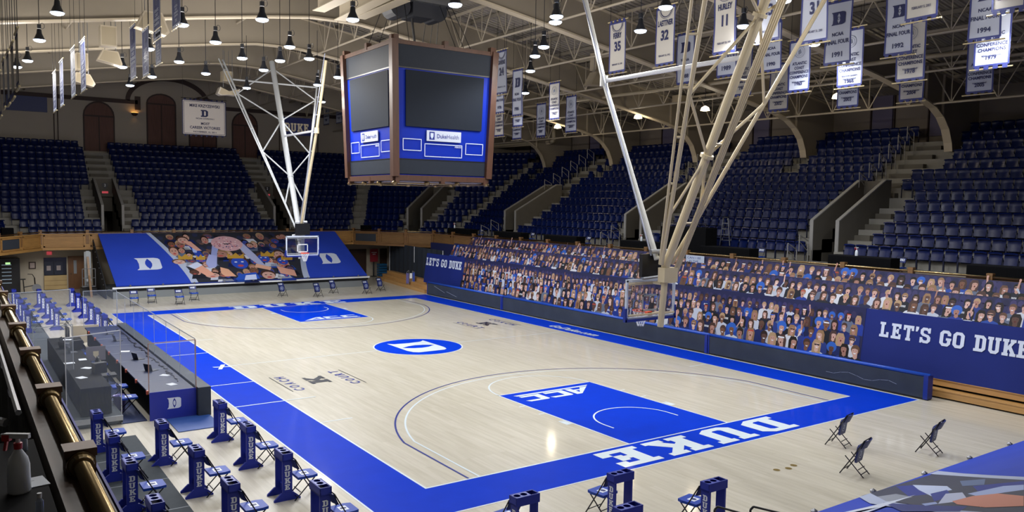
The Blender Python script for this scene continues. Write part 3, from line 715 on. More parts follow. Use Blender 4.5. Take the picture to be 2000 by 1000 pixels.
# ---------------------------------------------------------------- printed crowds
SKIN = [hx(c) for c in ('c29c92', 'ba9184', 'b08478', 'caa89e', 'a0766a', '74503f', '5a3f38', 'c09a90')]
HAIR = [hx(c) for c in ('2a1c1a', '442e26', '5e4436', '8a6c50', 'a88c6c', '15110f', '4a3430', '1c1516')]
SHIRT = [hx(c) for c in ('16245e', '1b3590', '1a1e2b', 'b4bccf', '24367c', '101524', '5d6880', '1f449c', 'c6cbd8', '0f1a48', '141c44', '1a2a6a')]
WHT = hx('dfe3ec'); DRK = hx('15131c'); RED = hx('b8463c')
def person(mb, fr, u, v, s, h, rnd, arms=None, wig=None):
    "s = head height; (u, v) head centre"
    sk = rnd.choice(SKIN); ha = rnd.choice(HAIR); sh = rnd.choice(SHIRT); lng = rnd.random() < .5
    e = lambda uc, vc, a, b, c, k, n=12: mb.flat(ell(uc, vc, a, b, n), fr, h+k*.0002, c)
    t = rnd.uniform(-.12, .12)*s
    mb.flat([(u-s*1.0, v-s*2.6), (u+s*1.0, v-s*2.6), (u+s*.98, v-s*1.05), (u+s*.75, v-s*.78), (u+s*.22, v-s*.6), (u-s*.22, v-s*.6), (u-s*.75, v-s*.78), (u-s*.98, v-s*1.05)], fr, h, sh)
    mb.flat([(u-s*.2, v-s*.3), (u-s*.22, v-s*.64), (u, v-s*.8), (u+s*.22, v-s*.64), (u+s*.2, v-s*.3)], fr, h+.0002, sk)
    if wig: e(u+t, v+s*.15, s*.62, s*.6, wig, 1, 14)
    elif lng: mb.flat([(u-s*.5, v-s*.9), (u-s*.52, v+s*.1), (u-s*.3, v+s*.55), (u+s*.3, v+s*.55), (u+s*.52, v+s*.1), (u+s*.48, v-s*.9), (u+s*.3, v-s*.85), (u-s*.3, v-s*.85)], fr, h+.0001, ha)
    else: e(u+t*.5, v+s*.12, s*.44, s*.46, ha, 1)
    e(u+t, v-s*.05, s*.31, s*.43, sk, 3, 14)
    mb.flat([(u+t-s*.37, v+s*.12)]+ell(u+t, v+s*.1, s*.38, s*.43, 8, PI, 0)[1:]+[(u+t+s*.37, v+s*.12), (u+t, v+s*.22)], fr, h+.0008, wig or ha)
    r = rnd.random()
    if r < .14: mb.flat([(u+t-s*.32, v+s*.1), (u+t+s*.32, v+s*.1), (u+t+s*.26, v-s*.08), (u+t, v), (u+t-s*.26, v-s*.08)], fr, h+.001, DRK)
    else:
        for q in (-1, 1): mb.flat([(u+t+q*s*.14-s*.06, v+s*.03), (u+t+q*s*.14+s*.06, v+s*.03), (u+t+q*s*.14, v-s*.03)], fr, h+.001, DRK)
    if r < .5: mb.flat([(u+t-s*.15, v-s*.2), (u+t+s*.15, v-s*.2), (u+t+s*.08, v-s*.3), (u+t-s*.08, v-s*.3)], fr, h+.001, WHT)
    else: e(u+t, v-s*.25, s*.09, s*.1, hx('5a2320'), 5, 8)
    if r > .86: mb.flat([(u+t-s*.38, v+s*.2), (u+t+s*.38, v+s*.2), (u+t+s*.34, v+s*.34), (u+t-s*.34, v+s*.34)], fr, h+.0012, rnd.choice([WHT, hx('2a5fd0'), RED]))
    if sum(sh) < 1.0 and rnd.random() < .25: slab_text(mb, 'DUKE', fr, u-s*.42, v-s*1.5, s*.84, s*.26, h+.0004, col=WHT)
    elif rnd.random() < .15: mb.flat(ell(u, v-s*1.35, s*.2, s*.24, 10), fr, h+.0004, sk)
    if arms is None: arms = rnd.random() < .16
    if arms:
        q = rnd.choice((-1, 1)); a = rnd.uniform(.1, .6)
        x1, y1 = u+q*s*(.9+a), v+s*.1; x2, y2 = u+q*s*(.6+a*1.4), v+s*1.0
        mb.flat([(u+q*s*.7, v-s*1.25), (u+q*s*.85, v-s*.85), (x1, y1+s*.1), (x1+q*s*.12, y1-s*.14)][::q], fr, h+.0011, sk if r > .5 else sh)
        mb.flat([(x1-s*.11, y1), (x1+s*.11, y1), (x2+s*.09, y2), (x2-s*.09, y2)], fr, h+.0013, sk); e(x2, y2+s*.08, s*.14, s*.18, sk, 7, 8)
def backdrop(mb, fr, u0, u1, v0, v1, rnd, s):
    mb.flat([(u0, v0), (u1, v0), (u1, v1), (u0, v1)], fr, .003, hx('1e2149'))
    cols = [hx(c) for c in ('2a2a57', '33305c', '262a5e', '3b3562', '1a1c40', '2f2b50')]
    k = 0
    v = v0+s*.4
    while v < v1-s*.3:
        u = u0+s*.4+rnd.random()*s*.4
        while u < u1-s*.4:
            mb.flat(ell(u, v, s*.33, s*.42, 7), fr, .0035+.0003*(k % 3), rnd.choice(cols)); u += s*rnd.uniform(.55, .95); k += 1
        v += s*.62
def crowd(mb, fr, u0, u1, rows, s, rnd):
    for r, (vc, sc_) in enumerate(rows):
        u = u0+s*.5; k = 0
        while u < u1-s*.5:
            ss_ = s*sc_*rnd.uniform(.88, 1.12)
            wig = hx('2a5cb8') if rnd.random() < .05 else None
            person(mb, fr, u, vc+rnd.uniform(-.16, .16)*s, ss_, .005+.0045*r+.0015*(k % 3), rnd, wig=wig)
            u += ss_*rnd.uniform(1.0, 1.75); k += 1
M_BANNER = mat('navy banner vinyl', '1a2870', 0.6, spec=.2, noise=.05, nscale=.8)
def tier(lbl, x0, z0, x1, z1, y0, y1, a0, a1, rows, s, seed, words):
    "y0 far end, y1 near end; crowd from a0 to a1 (distance from the far end)"
    Ln = y0-y1; hgt = math.hypot(x1-x0, z1-z0); dx, dz = (x1-x0)/hgt, (z1-z0)/hgt
    t = thing('crowd_banner', lbl, 'banner', (x0, (y0+y1)/2, z0), group='crowd banners over the right bleachers')
    cy = (y0+y1)/2
    def fr(u, v, h): return (dx*v-dz*h, y0-u-cy, dz*v+dx*h)
    c = MB(); n = 60; m = 6; vs = []
    for j in range(m+1):
        for i in range(n+1):
            u, v = Ln*i/n, hgt*j/m; vs.append(fr(u, v, .004*math.sin(u*2.1+v)-.006))
    c.add(vs, [(j*(n+1)+i, j*(n+1)+i+1, (j+1)*(n+1)+i+1, (j+1)*(n+1)+i) for j in range(m) for i in range(n)])
    c.prism([(0, 0), (Ln, 0), (Ln, hgt), (0, hgt)], -.05, -.02, fr)
    c.build('cloth', M_BANNER, t, smooth=False)
    p = MB(); rnd = random.Random(seed); backdrop(p, fr, a0, a1, .0, hgt, rnd, s); crowd(p, fr, a0, a1, rows(hgt), s, rnd)
    # keep the print inside the cloth
    keepv = []
    o = p.build('printed_crowd', VC, t)
    if words:
        w = MB()
        for (wa, wb, va, vb) in words: slab_text(w, "LET'S GO DUKE", fr, wa, va, wb-wa, vb-va, .012, gap=1.3, space=6.5)
        w.build('printed_words', mat('printed white', 'ccd6ea', .55), t)
    return t
Y1a = at(831, 500, 'x', 10.2).y; ya = at(905, 510, 'x', 10.2).y; yb_ = at(1688, 620, 'x', 10.2).y
u1a, u1b = at(832, 510, 'x', 10.2), at(901, 530, 'x', 10.2); u2a, u2b = at(1718, 640, 'x', 10.2), at(2012, 690, 'x', 10.2)
tier('lowest crowd banner, with white varsity words at both ends, above the padded barriers', 10.05, .58, 10.32, 2.5, Y1a, -19.2, Y1a-ya, Y1a-yb_,
     lambda H_: [(H_*.80, .7), (H_*.62, .85), (H_*.42, 1.0), (H_*.2, 1.08)], .31, 3, [(Y1a-u1a.y, Y1a-u1b.y, 1.15, 1.65), (Y1a-u2a.y, Y1a-u2b.y, 1.05, 1.55)])
Y2 = at(885, 478, 'x', 11.2).y
tier('middle crowd banner printed with cheering fans, between two others on the right', 10.95, 2.3, 11.3, 3.22, Y2, -19.2, 0, Y2+19.2, lambda H_: [(H_*.72, .85), (H_*.40, 1.0)], .29, 5, None)
Y3 = at(923, 462, 'x', 12.5).y
tier('topmost crowd banner printed with fans, just under the brass rail on the right', 12.2, 2.86, 12.52, 3.64, Y3, -19.2, 0, Y3+19.2, lambda H_: [(H_*.72, .85), (H_*.34, 1.0)], .31, 9, None)
# handmade white sign in the printed top row
o = MB(); c0 = at(1341, 492, 'x', 12.42); c1 = at(1376, 516, 'x', 12.42)
f_ = lambda u, v, h: (12.42-h, c0.y-u, c1.z+v); Wd_ = c0.y-c1.y
o.flat([(0, -.02), (Wd_, -.02), (Wd_, .36), (0, .36)], f_, .03); b_ = o
sgn = thing('printed_poster', 'pale handwritten poster shown on the topmost crowd banner behind the near basket', 'poster', (0, 0, 0))
b_.build('sheet', mat('pale poster', 'b9c6dd', .6), sgn); o = MB(); font_text(o, 'CAN I BE', f_, .08, .2, Wd_*.75, .1, .034, .0); font_text(o, 'IN THE', f_, .2, .04, Wd_*.5, .1, .034, .0); o.build('lettering', M_NAVYP, sgn)
# wooden bleachers stacked under the banners
M_BLE = mat('honey bleacher wood', 'b98e57', .4, noise=.15, nscale=2, stretch=(1, .25, 6), coat=.2)
b = thing('wooden_bleacher', 'stacked honey wood bleacher under the crowd banners on the right', 'bleacher', (9.9, 0, 0))
m_ = MB(); m_.bx(-.04, .0, -26, 16.2, .05, .25); m_.bx(-.06, .3, -26, 16.2, .25, .29); m_.build('riser_board', M_BLE, b)
m_ = MB(); m_.bx(.2, .26, -26, 16.2, .36, .55); m_.bx(.16, .55, -26, 16.2, .55, .58); m_.build('riser_board', M_BLE, b)
m_ = MB(); m_.bx(.6, 3.0, -26, 16.0, 0, .5); m_.bx(1.1, 3.0, -26, 15.9, .5, 2.25); m_.bx(2.4, 3, -26, 15.5, 2.2, 2.8); m_.build('dark_frame', mat('bleacher dark', '14161d', .8), b)
# far corner: more wooden bleacher with a dark curtain
b = thing('wooden_bleacher', 'low wooden bleacher steps in the far right corner in front of the dark curtain', 'bleacher', (10.4, 21, 0))
c0 = at(738, 546, 'z', 0); c1 = at(829, 573, 'z', 0)
m_ = MB(); 
for i in range(3):
    z = .22*(i+1); o_ = .38*i
    m_.add([(c0.x+o_-10.4, c0.y-21, 0), (c1.x+o_-10.4, c1.y-21, 0), (c1.x+o_+.4-10.4, c1.y-21, 0), (c0.x+o_+.4-10.4, c0.y-21, 0), (c0.x+o_-10.4, c0.y-21, z), (c1.x+o_-10.4, c1.y-21, z), (c1.x+o_+.4-10.4, c1.y-21, z), (c0.x+o_+.4-10.4, c0.y-21, z)], [(3,2,1,0),(4,5,6,7),(0,1,5,4),(1,2,6,5),(2,3,7,6),(3,0,4,7)])
m_.build('step', M_BLE, b)
cu = MB(); n = 44; pa = at(757, 545, 'x', 11.6); pb = at(831, 558, 'x', 10.8)
p0 = Vector((11.7, c0.y+.4, .6)); p1 = Vector((10.75, c1.y-.1, .6)); vs = []
for i in range(n+1):
    q = p0.lerp(p1, i/n); w_ = .035*math.sin(i*1.7)
    vs += [(q.x+w_, q.y, .55), (q.x+w_, q.y, 2.72)]
cu.add(vs, [(2*i, 2*i+2, 2*i+3, 2*i+1) for i in range(n)])
t = thing('dark_curtain', 'tall dark slate curtain hanging below the oak balcony in the far right corner', 'curtain')
cu.build('drape', mat('slate curtain', '1b2430', .85), t)
s_ = MB()
for f_ in (0.02, .5, .98): q = p0.lerp(p1, f_); s_.tube((q.x-.05, q.y-.05, 1.6 if f_ == .5 else .6), (q.x-.05, q.y-.05, 2.72), .02, 6)
s_.build('white_pole', M_WHITE, t)
tag(MB().bx(12.45, 12.6, 14.5, 21, .3, 3.0).build('blue_curtain', mat('deep blue curtain', '141d52', .8)), 'deep blue curtain behind the far end of the crowd banners', 'curtain')

# ---------------------------------------------------------------- slanted banners at the two ends
NRM = (0, 2.87, -5.15)   # placeholder, computed below
def end_banner(which, s):
    top, bot, zt, zb_ = (26.84, 21.8, 3.62, .78) if s > 0 else (25.74, 20.7, 3.62, .78)
    t = thing('slanted_banner', {'far': 'big slanted royal blue banner with a central fan photograph at the far end', 'near': 'slanted blue banner with a curved grey stripe and a print, bottom right corner'}[which], 'banner', group='slanted end banners')
    Ls = math.hypot(top-bot, zt-zb_); cy, cz = (top-bot)/Ls, (zt-zb_)/Ls
    def fr(u, v, h): return (s*u, s*(bot+cy*v-cz*h), zb_+cz*v+cy*h)       # u = x seen from the court, v up the slope
    c = MB(); n, m = 48, 16; vs = []
    for j in range(m+1):
        for i in range(n+1):
            v = Ls*j/m; u = (-7.94+(-.2)*j/m)+(15.84)*i/n-(.15*j/m)*i/n; vs.append(fr(u, v, .006*math.sin(u*1.3)*math.sin(v*2)-.01))
    c.add(vs, [(j*(n+1)+i, j*(n+1)+i+1, (j+1)*(n+1)+i+1, (j+1)*(n+1)+i) for j in range(m) for i in range(n)])
    c.prism([(-7.94, 0), (7.9, 0), (7.65, Ls), (-8.14, Ls)], -.06, -.03, fr)
    c.build('cloth', mat('royal blue banner', '2843b4', .6, spec=.2, noise=.05, nscale=.7), t, smooth=False)
    # stripes
    def stripe(sgn_, off0, off1):
        pts0, pts1 = [], []
        for i in range(17):
            q = i/16; v = Ls*q; x = 3.35+(5.0-3.35+.1)*(q**1.35)
            pts0.append((sgn_*(x+off0), v)); pts1.append((sgn_*(x+off1*(.6+.4*(1-q))), v))
        return pts0, pts1
    pic = MB(); a, _ = stripe(-1, 0, 0); b2, _ = stripe(1, 0, 0); st_ = MB()
    if s > 0:
        for i in range(16): pic.flat([a[i], b2[i], b2[i+1], a[i+1]], fr, .002, hx('2a2d38'))
        for sg in (-1, 1):
            p_, q_ = stripe(sg, 0, .42)
            for i in range(16): st_.flat([p_[i], q_[i], q_[i+1], p_[i+1]][::-sg], fr, .004)
    else:
        nv_ = Vector(fr(0, 1, 0))-Vector(fr(0, 0, 0)); n_ = Vector((1, 0, 0)).cross(nv_).normalized()
        def ob(px, py):
            q = atp(px, py, tuple(n_), tuple(fr(0, 0, 0))); return (-q.x, (q-Vector(fr(-q.x, 0, 0))).length)
        for L1, L2 in (([(1662,975),(1700,984),(1760,993),(1830,1001),(1900,1006)], [(1682,968),(1730,979),(1790,988),(1850,996),(1920,1001)]), ([(1815,926),(1870,930),(1930,934),(2000,938),(2060,941)], [(1832,920),(1880,925),(1940,929),(2000,932),(2060,935)])):
            for i in range(4): st_.flat([ob(*L1[i]), ob(*L1[i+1]), ob(*L2[i+1]), ob(*L2[i])], fr, .004)
    st_.build('curved_stripe', mat('pale stripe', 'aab6d2', .5), t)
    d = MB()
    for x0 in ((-6.55, 5.15) if which == 'far' else (-6.55, 5.15)): ironD(d, fr, x0, 1.55, 1.45, 1.3, .006, hole=OVAL)
    d.build('printed_emblem', mat('printed white', 'ccd6ea', .55), t)
    return t, fr, pic, Ls
t, fr, pic, Ls = end_banner('far', 1)
nv = Vector(fr(0, 1, 0))-Vector(fr(0, 0, 0)); N_ = Vector((1, 0, 0)).cross(nv).normalized()
def onb(px, py):
    q = atp(px, py, tuple(N_), tuple(fr(0, 0, 0))); return (q.x, (q-Vector(fr(q.x, 0, 0))).length)
rnd = random.Random(4)
def face(px, py, w, h_, sk, k, blue=False, mouth='s'):
    u, v = onb(px, py); s_ = Ls/95*h_; a = w/28.5/2*1.0; b = s_/2
    pic.flat(ell(u, v+b*.35, a*1.2, b*1.15, 12), fr, k, rnd.choice(HAIR)); pic.flat(ell(u, v, a, b, 14), fr, k+.0004, sk)
    for q in (-1, 1): pic.flat(ell(u+q*a*.4, v+b*.2, a*.2, b*.1, 6), fr, k+.0008, WHT if blue else DRK)
    pic.flat(ell(u, v-b*.45, a*.38, b*.2, 8), fr, k+.0008, hx('b04a4a') if mouth == 's' else DRK)
def poly(pts, col, k): pic.flat([onb(a, b) for a, b in pts], fr, k, hx(col) if isinstance(col, str) else col)
for i in range(90):     # dim fans behind
    px, py = rnd.uniform(300, 575), rnd.uniform(458, 500)
    u, v = onb(px, py)
    lim = 3.2+1.7*(max(0, v)/Ls)**1.35
    if abs(u) > lim or v > Ls-.3: continue
    pic.flat(ell(u, v, .18, .24, 8), fr, .003+.0003*(i % 4), rnd.choice([hx('3a3340'), hx('4a3f48'), hx('2b3150'), hx('6a5048'), hx('23252e')]))
for i in range(75):     # more fans filling the photograph
    px, py = rnd.uniform(305, 580), rnd.uniform(462, 540); u, v = onb(px, py); lim = 2.95+1.7*(max(0, v)/Ls)**1.35
    if abs(u) > lim or v > Ls-.4 or v < .3 or (abs(px-443) < 34 and abs(py-476) < 20): continue
    face(px, py, rnd.uniform(9, 15), rnd.uniform(8, 13), rnd.choice([hx('8a6258'), hx('b08474'), hx('c49a8c'), hx('5a4a66'), hx('3a4a9a')]), .0045+.0001*(i % 9))
    pic.flat([(u-.5, v-.75), (u+.5, v-.75), (u+.35, v-.28), (u-.35, v-.28)], fr, .0042, rnd.choice(SHIRT))
for (px, py, w, h_, c, bl) in ((340, 492, 14, 16, 1, 0), (357, 470, 18, 12, 0, 0), (400, 470, 12, 14, 2, 0), (335, 478, 12, 10, 5, 0), (508, 463, 13, 12, 4, 0), (552, 462, 11, 9, 2, 0), (545, 497, 18, 13, 0, 0), (525, 538, 24, 14, 0, 0), (415, 538, 24, 9, 0, 0), (350, 512, 20, 8, 3, 0), (430, 497, 26, 12, 4, 0), (375, 480, 10, 10, 2, 0), (488, 480, 12, 9, 1, 0), (380, 533, 14, 8, 6, 0), (497, 530, 14, 9, 5, 0)):
    face(px, py, w, h_, SKIN[c], .006+.001*(px % 3), mouth='s')
BL = hx('2a49b4')
for px, py, w, h_ in ((468, 514, 30, 22), (515, 505, 22, 16), (552, 510, 20, 14), (392, 508, 18, 8)): face(px, py, w, h_, BL, .010, True)
for px, py, w in ((362, 502, 28), (392, 503, 18), (460, 500, 32), (522, 496, 26), (560, 503, 22)):       # gold crowns
    pts = [(px-w/2, py+5), (px+w/2, py+5), (px+w/2, py-5), (px+w/4, py), (px, py-6), (px-w/4, py), (px-w/2, py-5)]; poly(pts, 'b8913a', .012)
poly([(415, 470), (412, 500), (402, 515), (408, 524), (424, 520), (424, 495), (428, 478)], '8f9ad0', .013)
poly([(408, 497), (402, 512), (410, 524), (422, 522), (424, 500)], '9fa8dc', .0135)
poly([(470, 472), (498, 497), (520, 520), (512, 522), (486, 504), (466, 484)], 'a9b0d8', .013)
poly([(370, 516), (390, 515), (420, 536), (405, 540), (384, 528)], 'd9a08c', .014); poly([(366, 520), (385, 512), (396, 518), (380, 526)], 'c9d2ee', .0145)
poly([(355, 470), (372, 472), (394, 490), (384, 490), (366, 478)], 'd39f90', .014)
poly([(430, 522), (446, 526), (462, 540), (440, 540), (432, 534)], 'd8a488', .014)
poly([(468, 536), (500, 532), (510, 548), (462, 550)], '2450b8', .0142); poly([(480, 538), (500, 536), (502, 546), (478, 548)], 'c0cdf0', .0146)
poly([(540, 520), (575, 528), (580, 540), (548, 534)], 'cf9a88', .0142); poly([(500, 515), (530, 522), (528, 528), (498, 522)], 'd8a890', .0144)
poly([(368, 480), (382, 480), (398, 500), (384, 502)], '2340a8', .0105); poly([(375, 485), (386, 486), (384, 494), (377, 493)], '9fb4ea', .011)
u, v = onb(443, 476); pic.flat(ell(u, v, 1.02, .92, 26), fr, .015, hx('c9a0a8'))
for i in range(70):
    a, r = rnd.uniform(0, 2*PI), rnd.uniform(0, .95); pic.flat(ell(u+r*math.cos(a), v+r*.86*math.sin(a), .06, .05, 5), fr, .0155, rnd.choice([hx('e8d6dc'), hx('a85060'), hx('4a4a78'), hx('e6b8bc')]))
pic.flat([(u-.3, v+.1), (u-.18, v-.12), (u+.02, v-.12), (u+.35, v+.1), (u+.02, v-.02), (u-.12, v-.02)], fr, .0165, hx('2a2a38'))
pic.build('printed_photo', VC, t)
# near one
t, fr, pic, Ls = end_banner('near', -1)
nv = Vector(fr(0, 1, 0))-Vector(fr(0, 0, 0)); N_ = Vector((1, 0, 0)).cross(nv).normalized()
def onb(px, py):
    q = atp(px, py, tuple(N_), tuple(fr(0, 0, 0))); return (-q.x, (q-Vector(fr(-q.x, 0, 0))).length)
X = lambda a, b: (1500+a/4, 750+b/4)
for pts, c in (([(730,875),(1300,702),(1700,735),(2000,752),(2200,765),(2200,1030),(1680,1010),(1160,950)], '3a3f52'),
    ([(830,885),(1000,860),(1130,885),(950,930)], '8c93a2'), ([(1000,800),(1200,790),(1290,860),(1100,880)], '27368c'), ([(1130,790),(1400,800),(1440,830),(1330,850),(1280,880),(1180,830)], 'b9c6e6'),
    ([(1270,860),(1400,830),(1440,880),(1300,920)], '27368c'), ([(1390,860),(1520,850),(1550,890),(1500,920),(1330,940)], 'b4bcd8'), ([(900,930),(1200,950),(1560,960),(1500,1000),(1050,1000)], '27347c'),
    ([(1200,940),(1310,925),(1330,940),(1230,955)], '93a4d4'), ([(1440,920),(1600,880),(1800,860),(2000,880),(2000,960),(1700,970),(1480,945)], 'c98672'), ([(1840,905),(1960,890),(1990,910),(1880,930)], '5a2a26'),
    ([(1620,940),(1700,920),(1740,950),(1660,965)], 'ecd3c8'), ([(1600,800),(2000,760),(2000,800),(1640,840)], '27368c'), ([(1560,860),(1840,800),(2000,790),(2000,830),(1640,880)], '9fb0dc'), ([(1500,760),(1700,745),(1690,790),(1520,800)], '5d6f94')):
    pic.flat([onb(*X(a, b)) for a, b in pts], fr, .003+.0004*(hash(c) % 9 if False else len(pic.f) % 9), hx(c))
pic.build('printed_photo', VC, t)
for s, nm in ((1, 'far'), (-1, 'near')):
    t = thing('bleacher_platform', 'long low grey bleacher front under the slanted banner at the %s end' % nm, 'bleacher', (0, 22.0 if s > 0 else -20.95, 0), group='end bleachers')
    MB().bx(-8.1, 8.0, -.1 if s > 0 else -4.6, 4.6 if s > 0 else .1, 0, .42).build('grey_base', mat('grey laminate', '757b80', .5), t)
    MB().bx(-8.1, 8.0, -.12, .12, .46, .6).build('dark_gap', mat('bleacher dark', '14161d', .8), t)
    MB().bx(-8.15, 8.05, -.2*s-.05, -.2*s+.05, .6, .7).build('white_rail', M_WHITE, t)
    k_ = MB()
    for i in range(9): k_.lathe([(0, -.05), (.05, -.03), (.06, .02), (0, .06)], 8, (-7.2+i*1.8, -.27*s, .78))
    k_.build('clamp', M_CHROME, t)
# dark scaffolding side of the far bleacher
t = thing('bleacher_side_frame', 'dark open side framework of the far bleacher, left of the slanted banner', 'frame', (-8.4, 24.5, 0))
m_ = MB(); m_.prism([(22.2-24.5, 0), (27.2-24.5, 0), (27.2-24.5, 3.4), (22.2-24.5, .7)], -.05, .0, lambda u, v, h: (h, u, v)); m_.build('panel', mat('bleacher dark', '14161d', .8), t)
m_ = MB()
for i in range(9): m_.lathe([(0, -.03), (.035, 0), (0, .03)], 6, (-.1, -1.9+i*.5, .8+i*.29)); m_.bar((-.08, -1.9+i*.5, .1), (-.08, -1.9+i*.5, .75+i*.29), .04, .04)
m_.build('strut', M_CHROME, t)
t = thing('wooden_partition', 'slanting brown wooden end panel beside the dark bleacher framework', 'panel', (-9.0, 25.2, 0))
MB().prism([(-1.6, 0), (-1.3, 0), (-.3, 2.3), (.9, 2.5), (.9, 2.35), (-.1, 2.2)], -.06, .06, lambda u, v, h: (h, u, v)).build('board', M_OAKD, t)
# ---------------------------------------------------------------- scoreboard
M_SBW = mat('reddish brown stained wood', '4d3224', .45, noise=.15, nscale=3, stretch=(3, 3, .5), coat=.15)
M_SBG = mat('slate grey screen', '252b35', .6, spec=.2, noise=.04, nscale=6); M_SBB = mat('scoreboard blue', '0428a0', .5, spec=.2); M_SCR = mat('dark led screen', '1f252f', .7, spec=.15, noise=.03, nscale=30)
M_PW = mat('printed white', 'ccd6ea', .55)
sbd = thing('scoreboard', 'square hanging scoreboard with brown wooden corner posts and dark screens', 'scoreboard', (-.1, 0, 6.87))
HT = 4.93; S0, S1 = 2.04, 2.2
def face_fr(k):
    a = k*PI/2; c, s = round(math.cos(a)), round(math.sin(a))
    def fr(u, v, h):      # u in -1..1 across, v 0..1 up, h metres out
        w_ = S0+(S1-S0)*v; x, y = u*w_, -(w_+h)
        return (x*c-y*s, x*s+y*c, v*HT)
    return fr
for k in range(4):
    fr = face_fr(k); R_ = lambda mb, a, b, c, d, h: mb.flat([(a, c), (b, c), (b, d), (a, d)], fr, h)
    g = MB(); R_(g, -1, 1, .0, 1, -.04); p = g.build('blue_face', M_SBB, sbd)
    g = MB(); R_(g, -.93, .93, .81, .975, .0); g.build('grey_band', M_SBG, p); g = MB(); R_(g, -.93, .93, .02, .13, .0); g.build('grey_band', M_SBG, p)
    g = MB(); R_(g, -.93, .93, .8, .81, .01); R_(g, -.93, .93, .128, .135, .01); g.build('dark_line', M_BLK, p)
    g = MB(); g.prism([(-.78, .375), (.8, .375), (.8, .79), (-.78, .79)], 0, .03, fr); g.build('screen', M_SCR, p)
    g = MB(); g.prism([(-.36, .275), (.36, .275), (.36, .355), (-.36, .355)], 0, .03, fr); s_ = g.build('sponsor_panel', mat('pale sign', 'c3cbdc', .5), p)
    g = MB(); g.flat([(-.31, .285), (-.2, .285), (-.2, .345), (-.31, .345)], fr, .034); font_text(g, 'Duke', fr, -.15, .298, .2, .032, .034, .02); font_text(g, 'Health', fr, .06, .298, .25, .032, .034, .0); g.build('lettering', M_NAVYP, s_)
    g = MB(); g.flat([(-.285, .335), (-.285, .31), (-.255, .29), (-.225, .31), (-.225, .335)], fr, .037); g.flat([(-.27, .335), (-.27, .31), (-.26, .31), (-.26, .335)], fr, .038); g.build('shield', M_PW, s_)
    g = MB()
    for (a, b, c, d) in ((-.84, -.46, .195, .285), (-.4, .4, .155, .255), (.47, .86, .185, .275)):
        e = .014; f = e*.4
        for q in ((a, b, c, c+f), (a, b, d-f, d), (a, a+e, c, d), (b-e, b, c, d)): R_(g, *q, .012)
    font_text(g, 'PERIOD', fr, .24, .232, .14, .013, .013, .02); g.build('score_outline', M_PW, p)
    g = MB(); g.prism([(-.97, .97), (.97, .97), (.97, 1.0), (-.97, 1.0)], -.1, .05, fr); g.build('wood_trim', M_SBW, sbd); g = MB(); g.prism([(-.97, -.03), (.97, -.03), (.97, .01), (-.97, .01)], -.1, .06, fr)
    for q in (-.97, -.02, .93): g.prism([(q-.03, .98), (q+.05, .98), (q+.05, 1.035), (q-.03, 1.035)], -.15, .07, fr); g.prism([(q-.03, -.05), (q+.05, -.05), (q+.05, .0), (q-.03, .0)], -.1, .07, fr)
    g.build('wood_trim', M_SBW, sbd)
    g = MB(); fa, fb = fr(-1, 0, 0), fr(-1, 1, 0); g.bar(fa, fb, .26, .26, (1, 0, 0)); g.build('corner_post', M_SBW, sbd)
    g = MB()
    for q in (-1, -.33, .33): x, y, z = fr(q, -.045, -.02); g.lathe([(.0, -.09), (.1, -.07), (.12, 0), (.06, .05)], 10, (x, y, z))
    g.tube(fr(-.97, -.05, -.03), fr(.97, -.05, -.03), .03, 6); g.build('brass_fitting', M_BRASS, sbd)
MB().bx(-1.9, 1.9, -1.9, 1.9, -.2, -.12).build('underside', mat('pale lilac underside', 'a9a6c4', .5), sbd)
MB().bx(-2.1, 2.1, -2.1, 2.1, HT-.1, HT-.02).build('top_cover', M_BLK, sbd)
ho = thing('hoist', 'dark winch machinery under the roof from which the scoreboard hangs', 'hoist', (-.1, 0, 13.2))
MB().bx(-1.3, 1.3, -.7, .7, .5, 1.2).build('frame_box', M_CHROME, ho)
m_ = MB(); m_.tube((-1.0, -.4, .3), (-1.0, .4, .3), .45, 16); m_.tube((.7, -.4, .3), (.7, .4, .3), .4, 16); m_.bx(-.5, .4, -.5, .5, -.05, .5); m_.build('cable_drum', mat('dark machinery', '2b2e38', .5), ho)
for x in (-1.25, -.9, .7, 1.0, 1.25):
    for y in (-.5, .5): MB().tube((x, y, .5), (x*1.3, y*3, -1.4), .014, 5).build('steel_cable', M_BLK, ho)
cb = MB(); cb.path([at(801, -10, 'y', 0), at(806, 50, 'y', 0), at(811, 92, 'y', 0)], .05, 6); tag(cb.build('power_cable', M_BLK), 'thick black cable dropping onto the scoreboard top', 'cable')

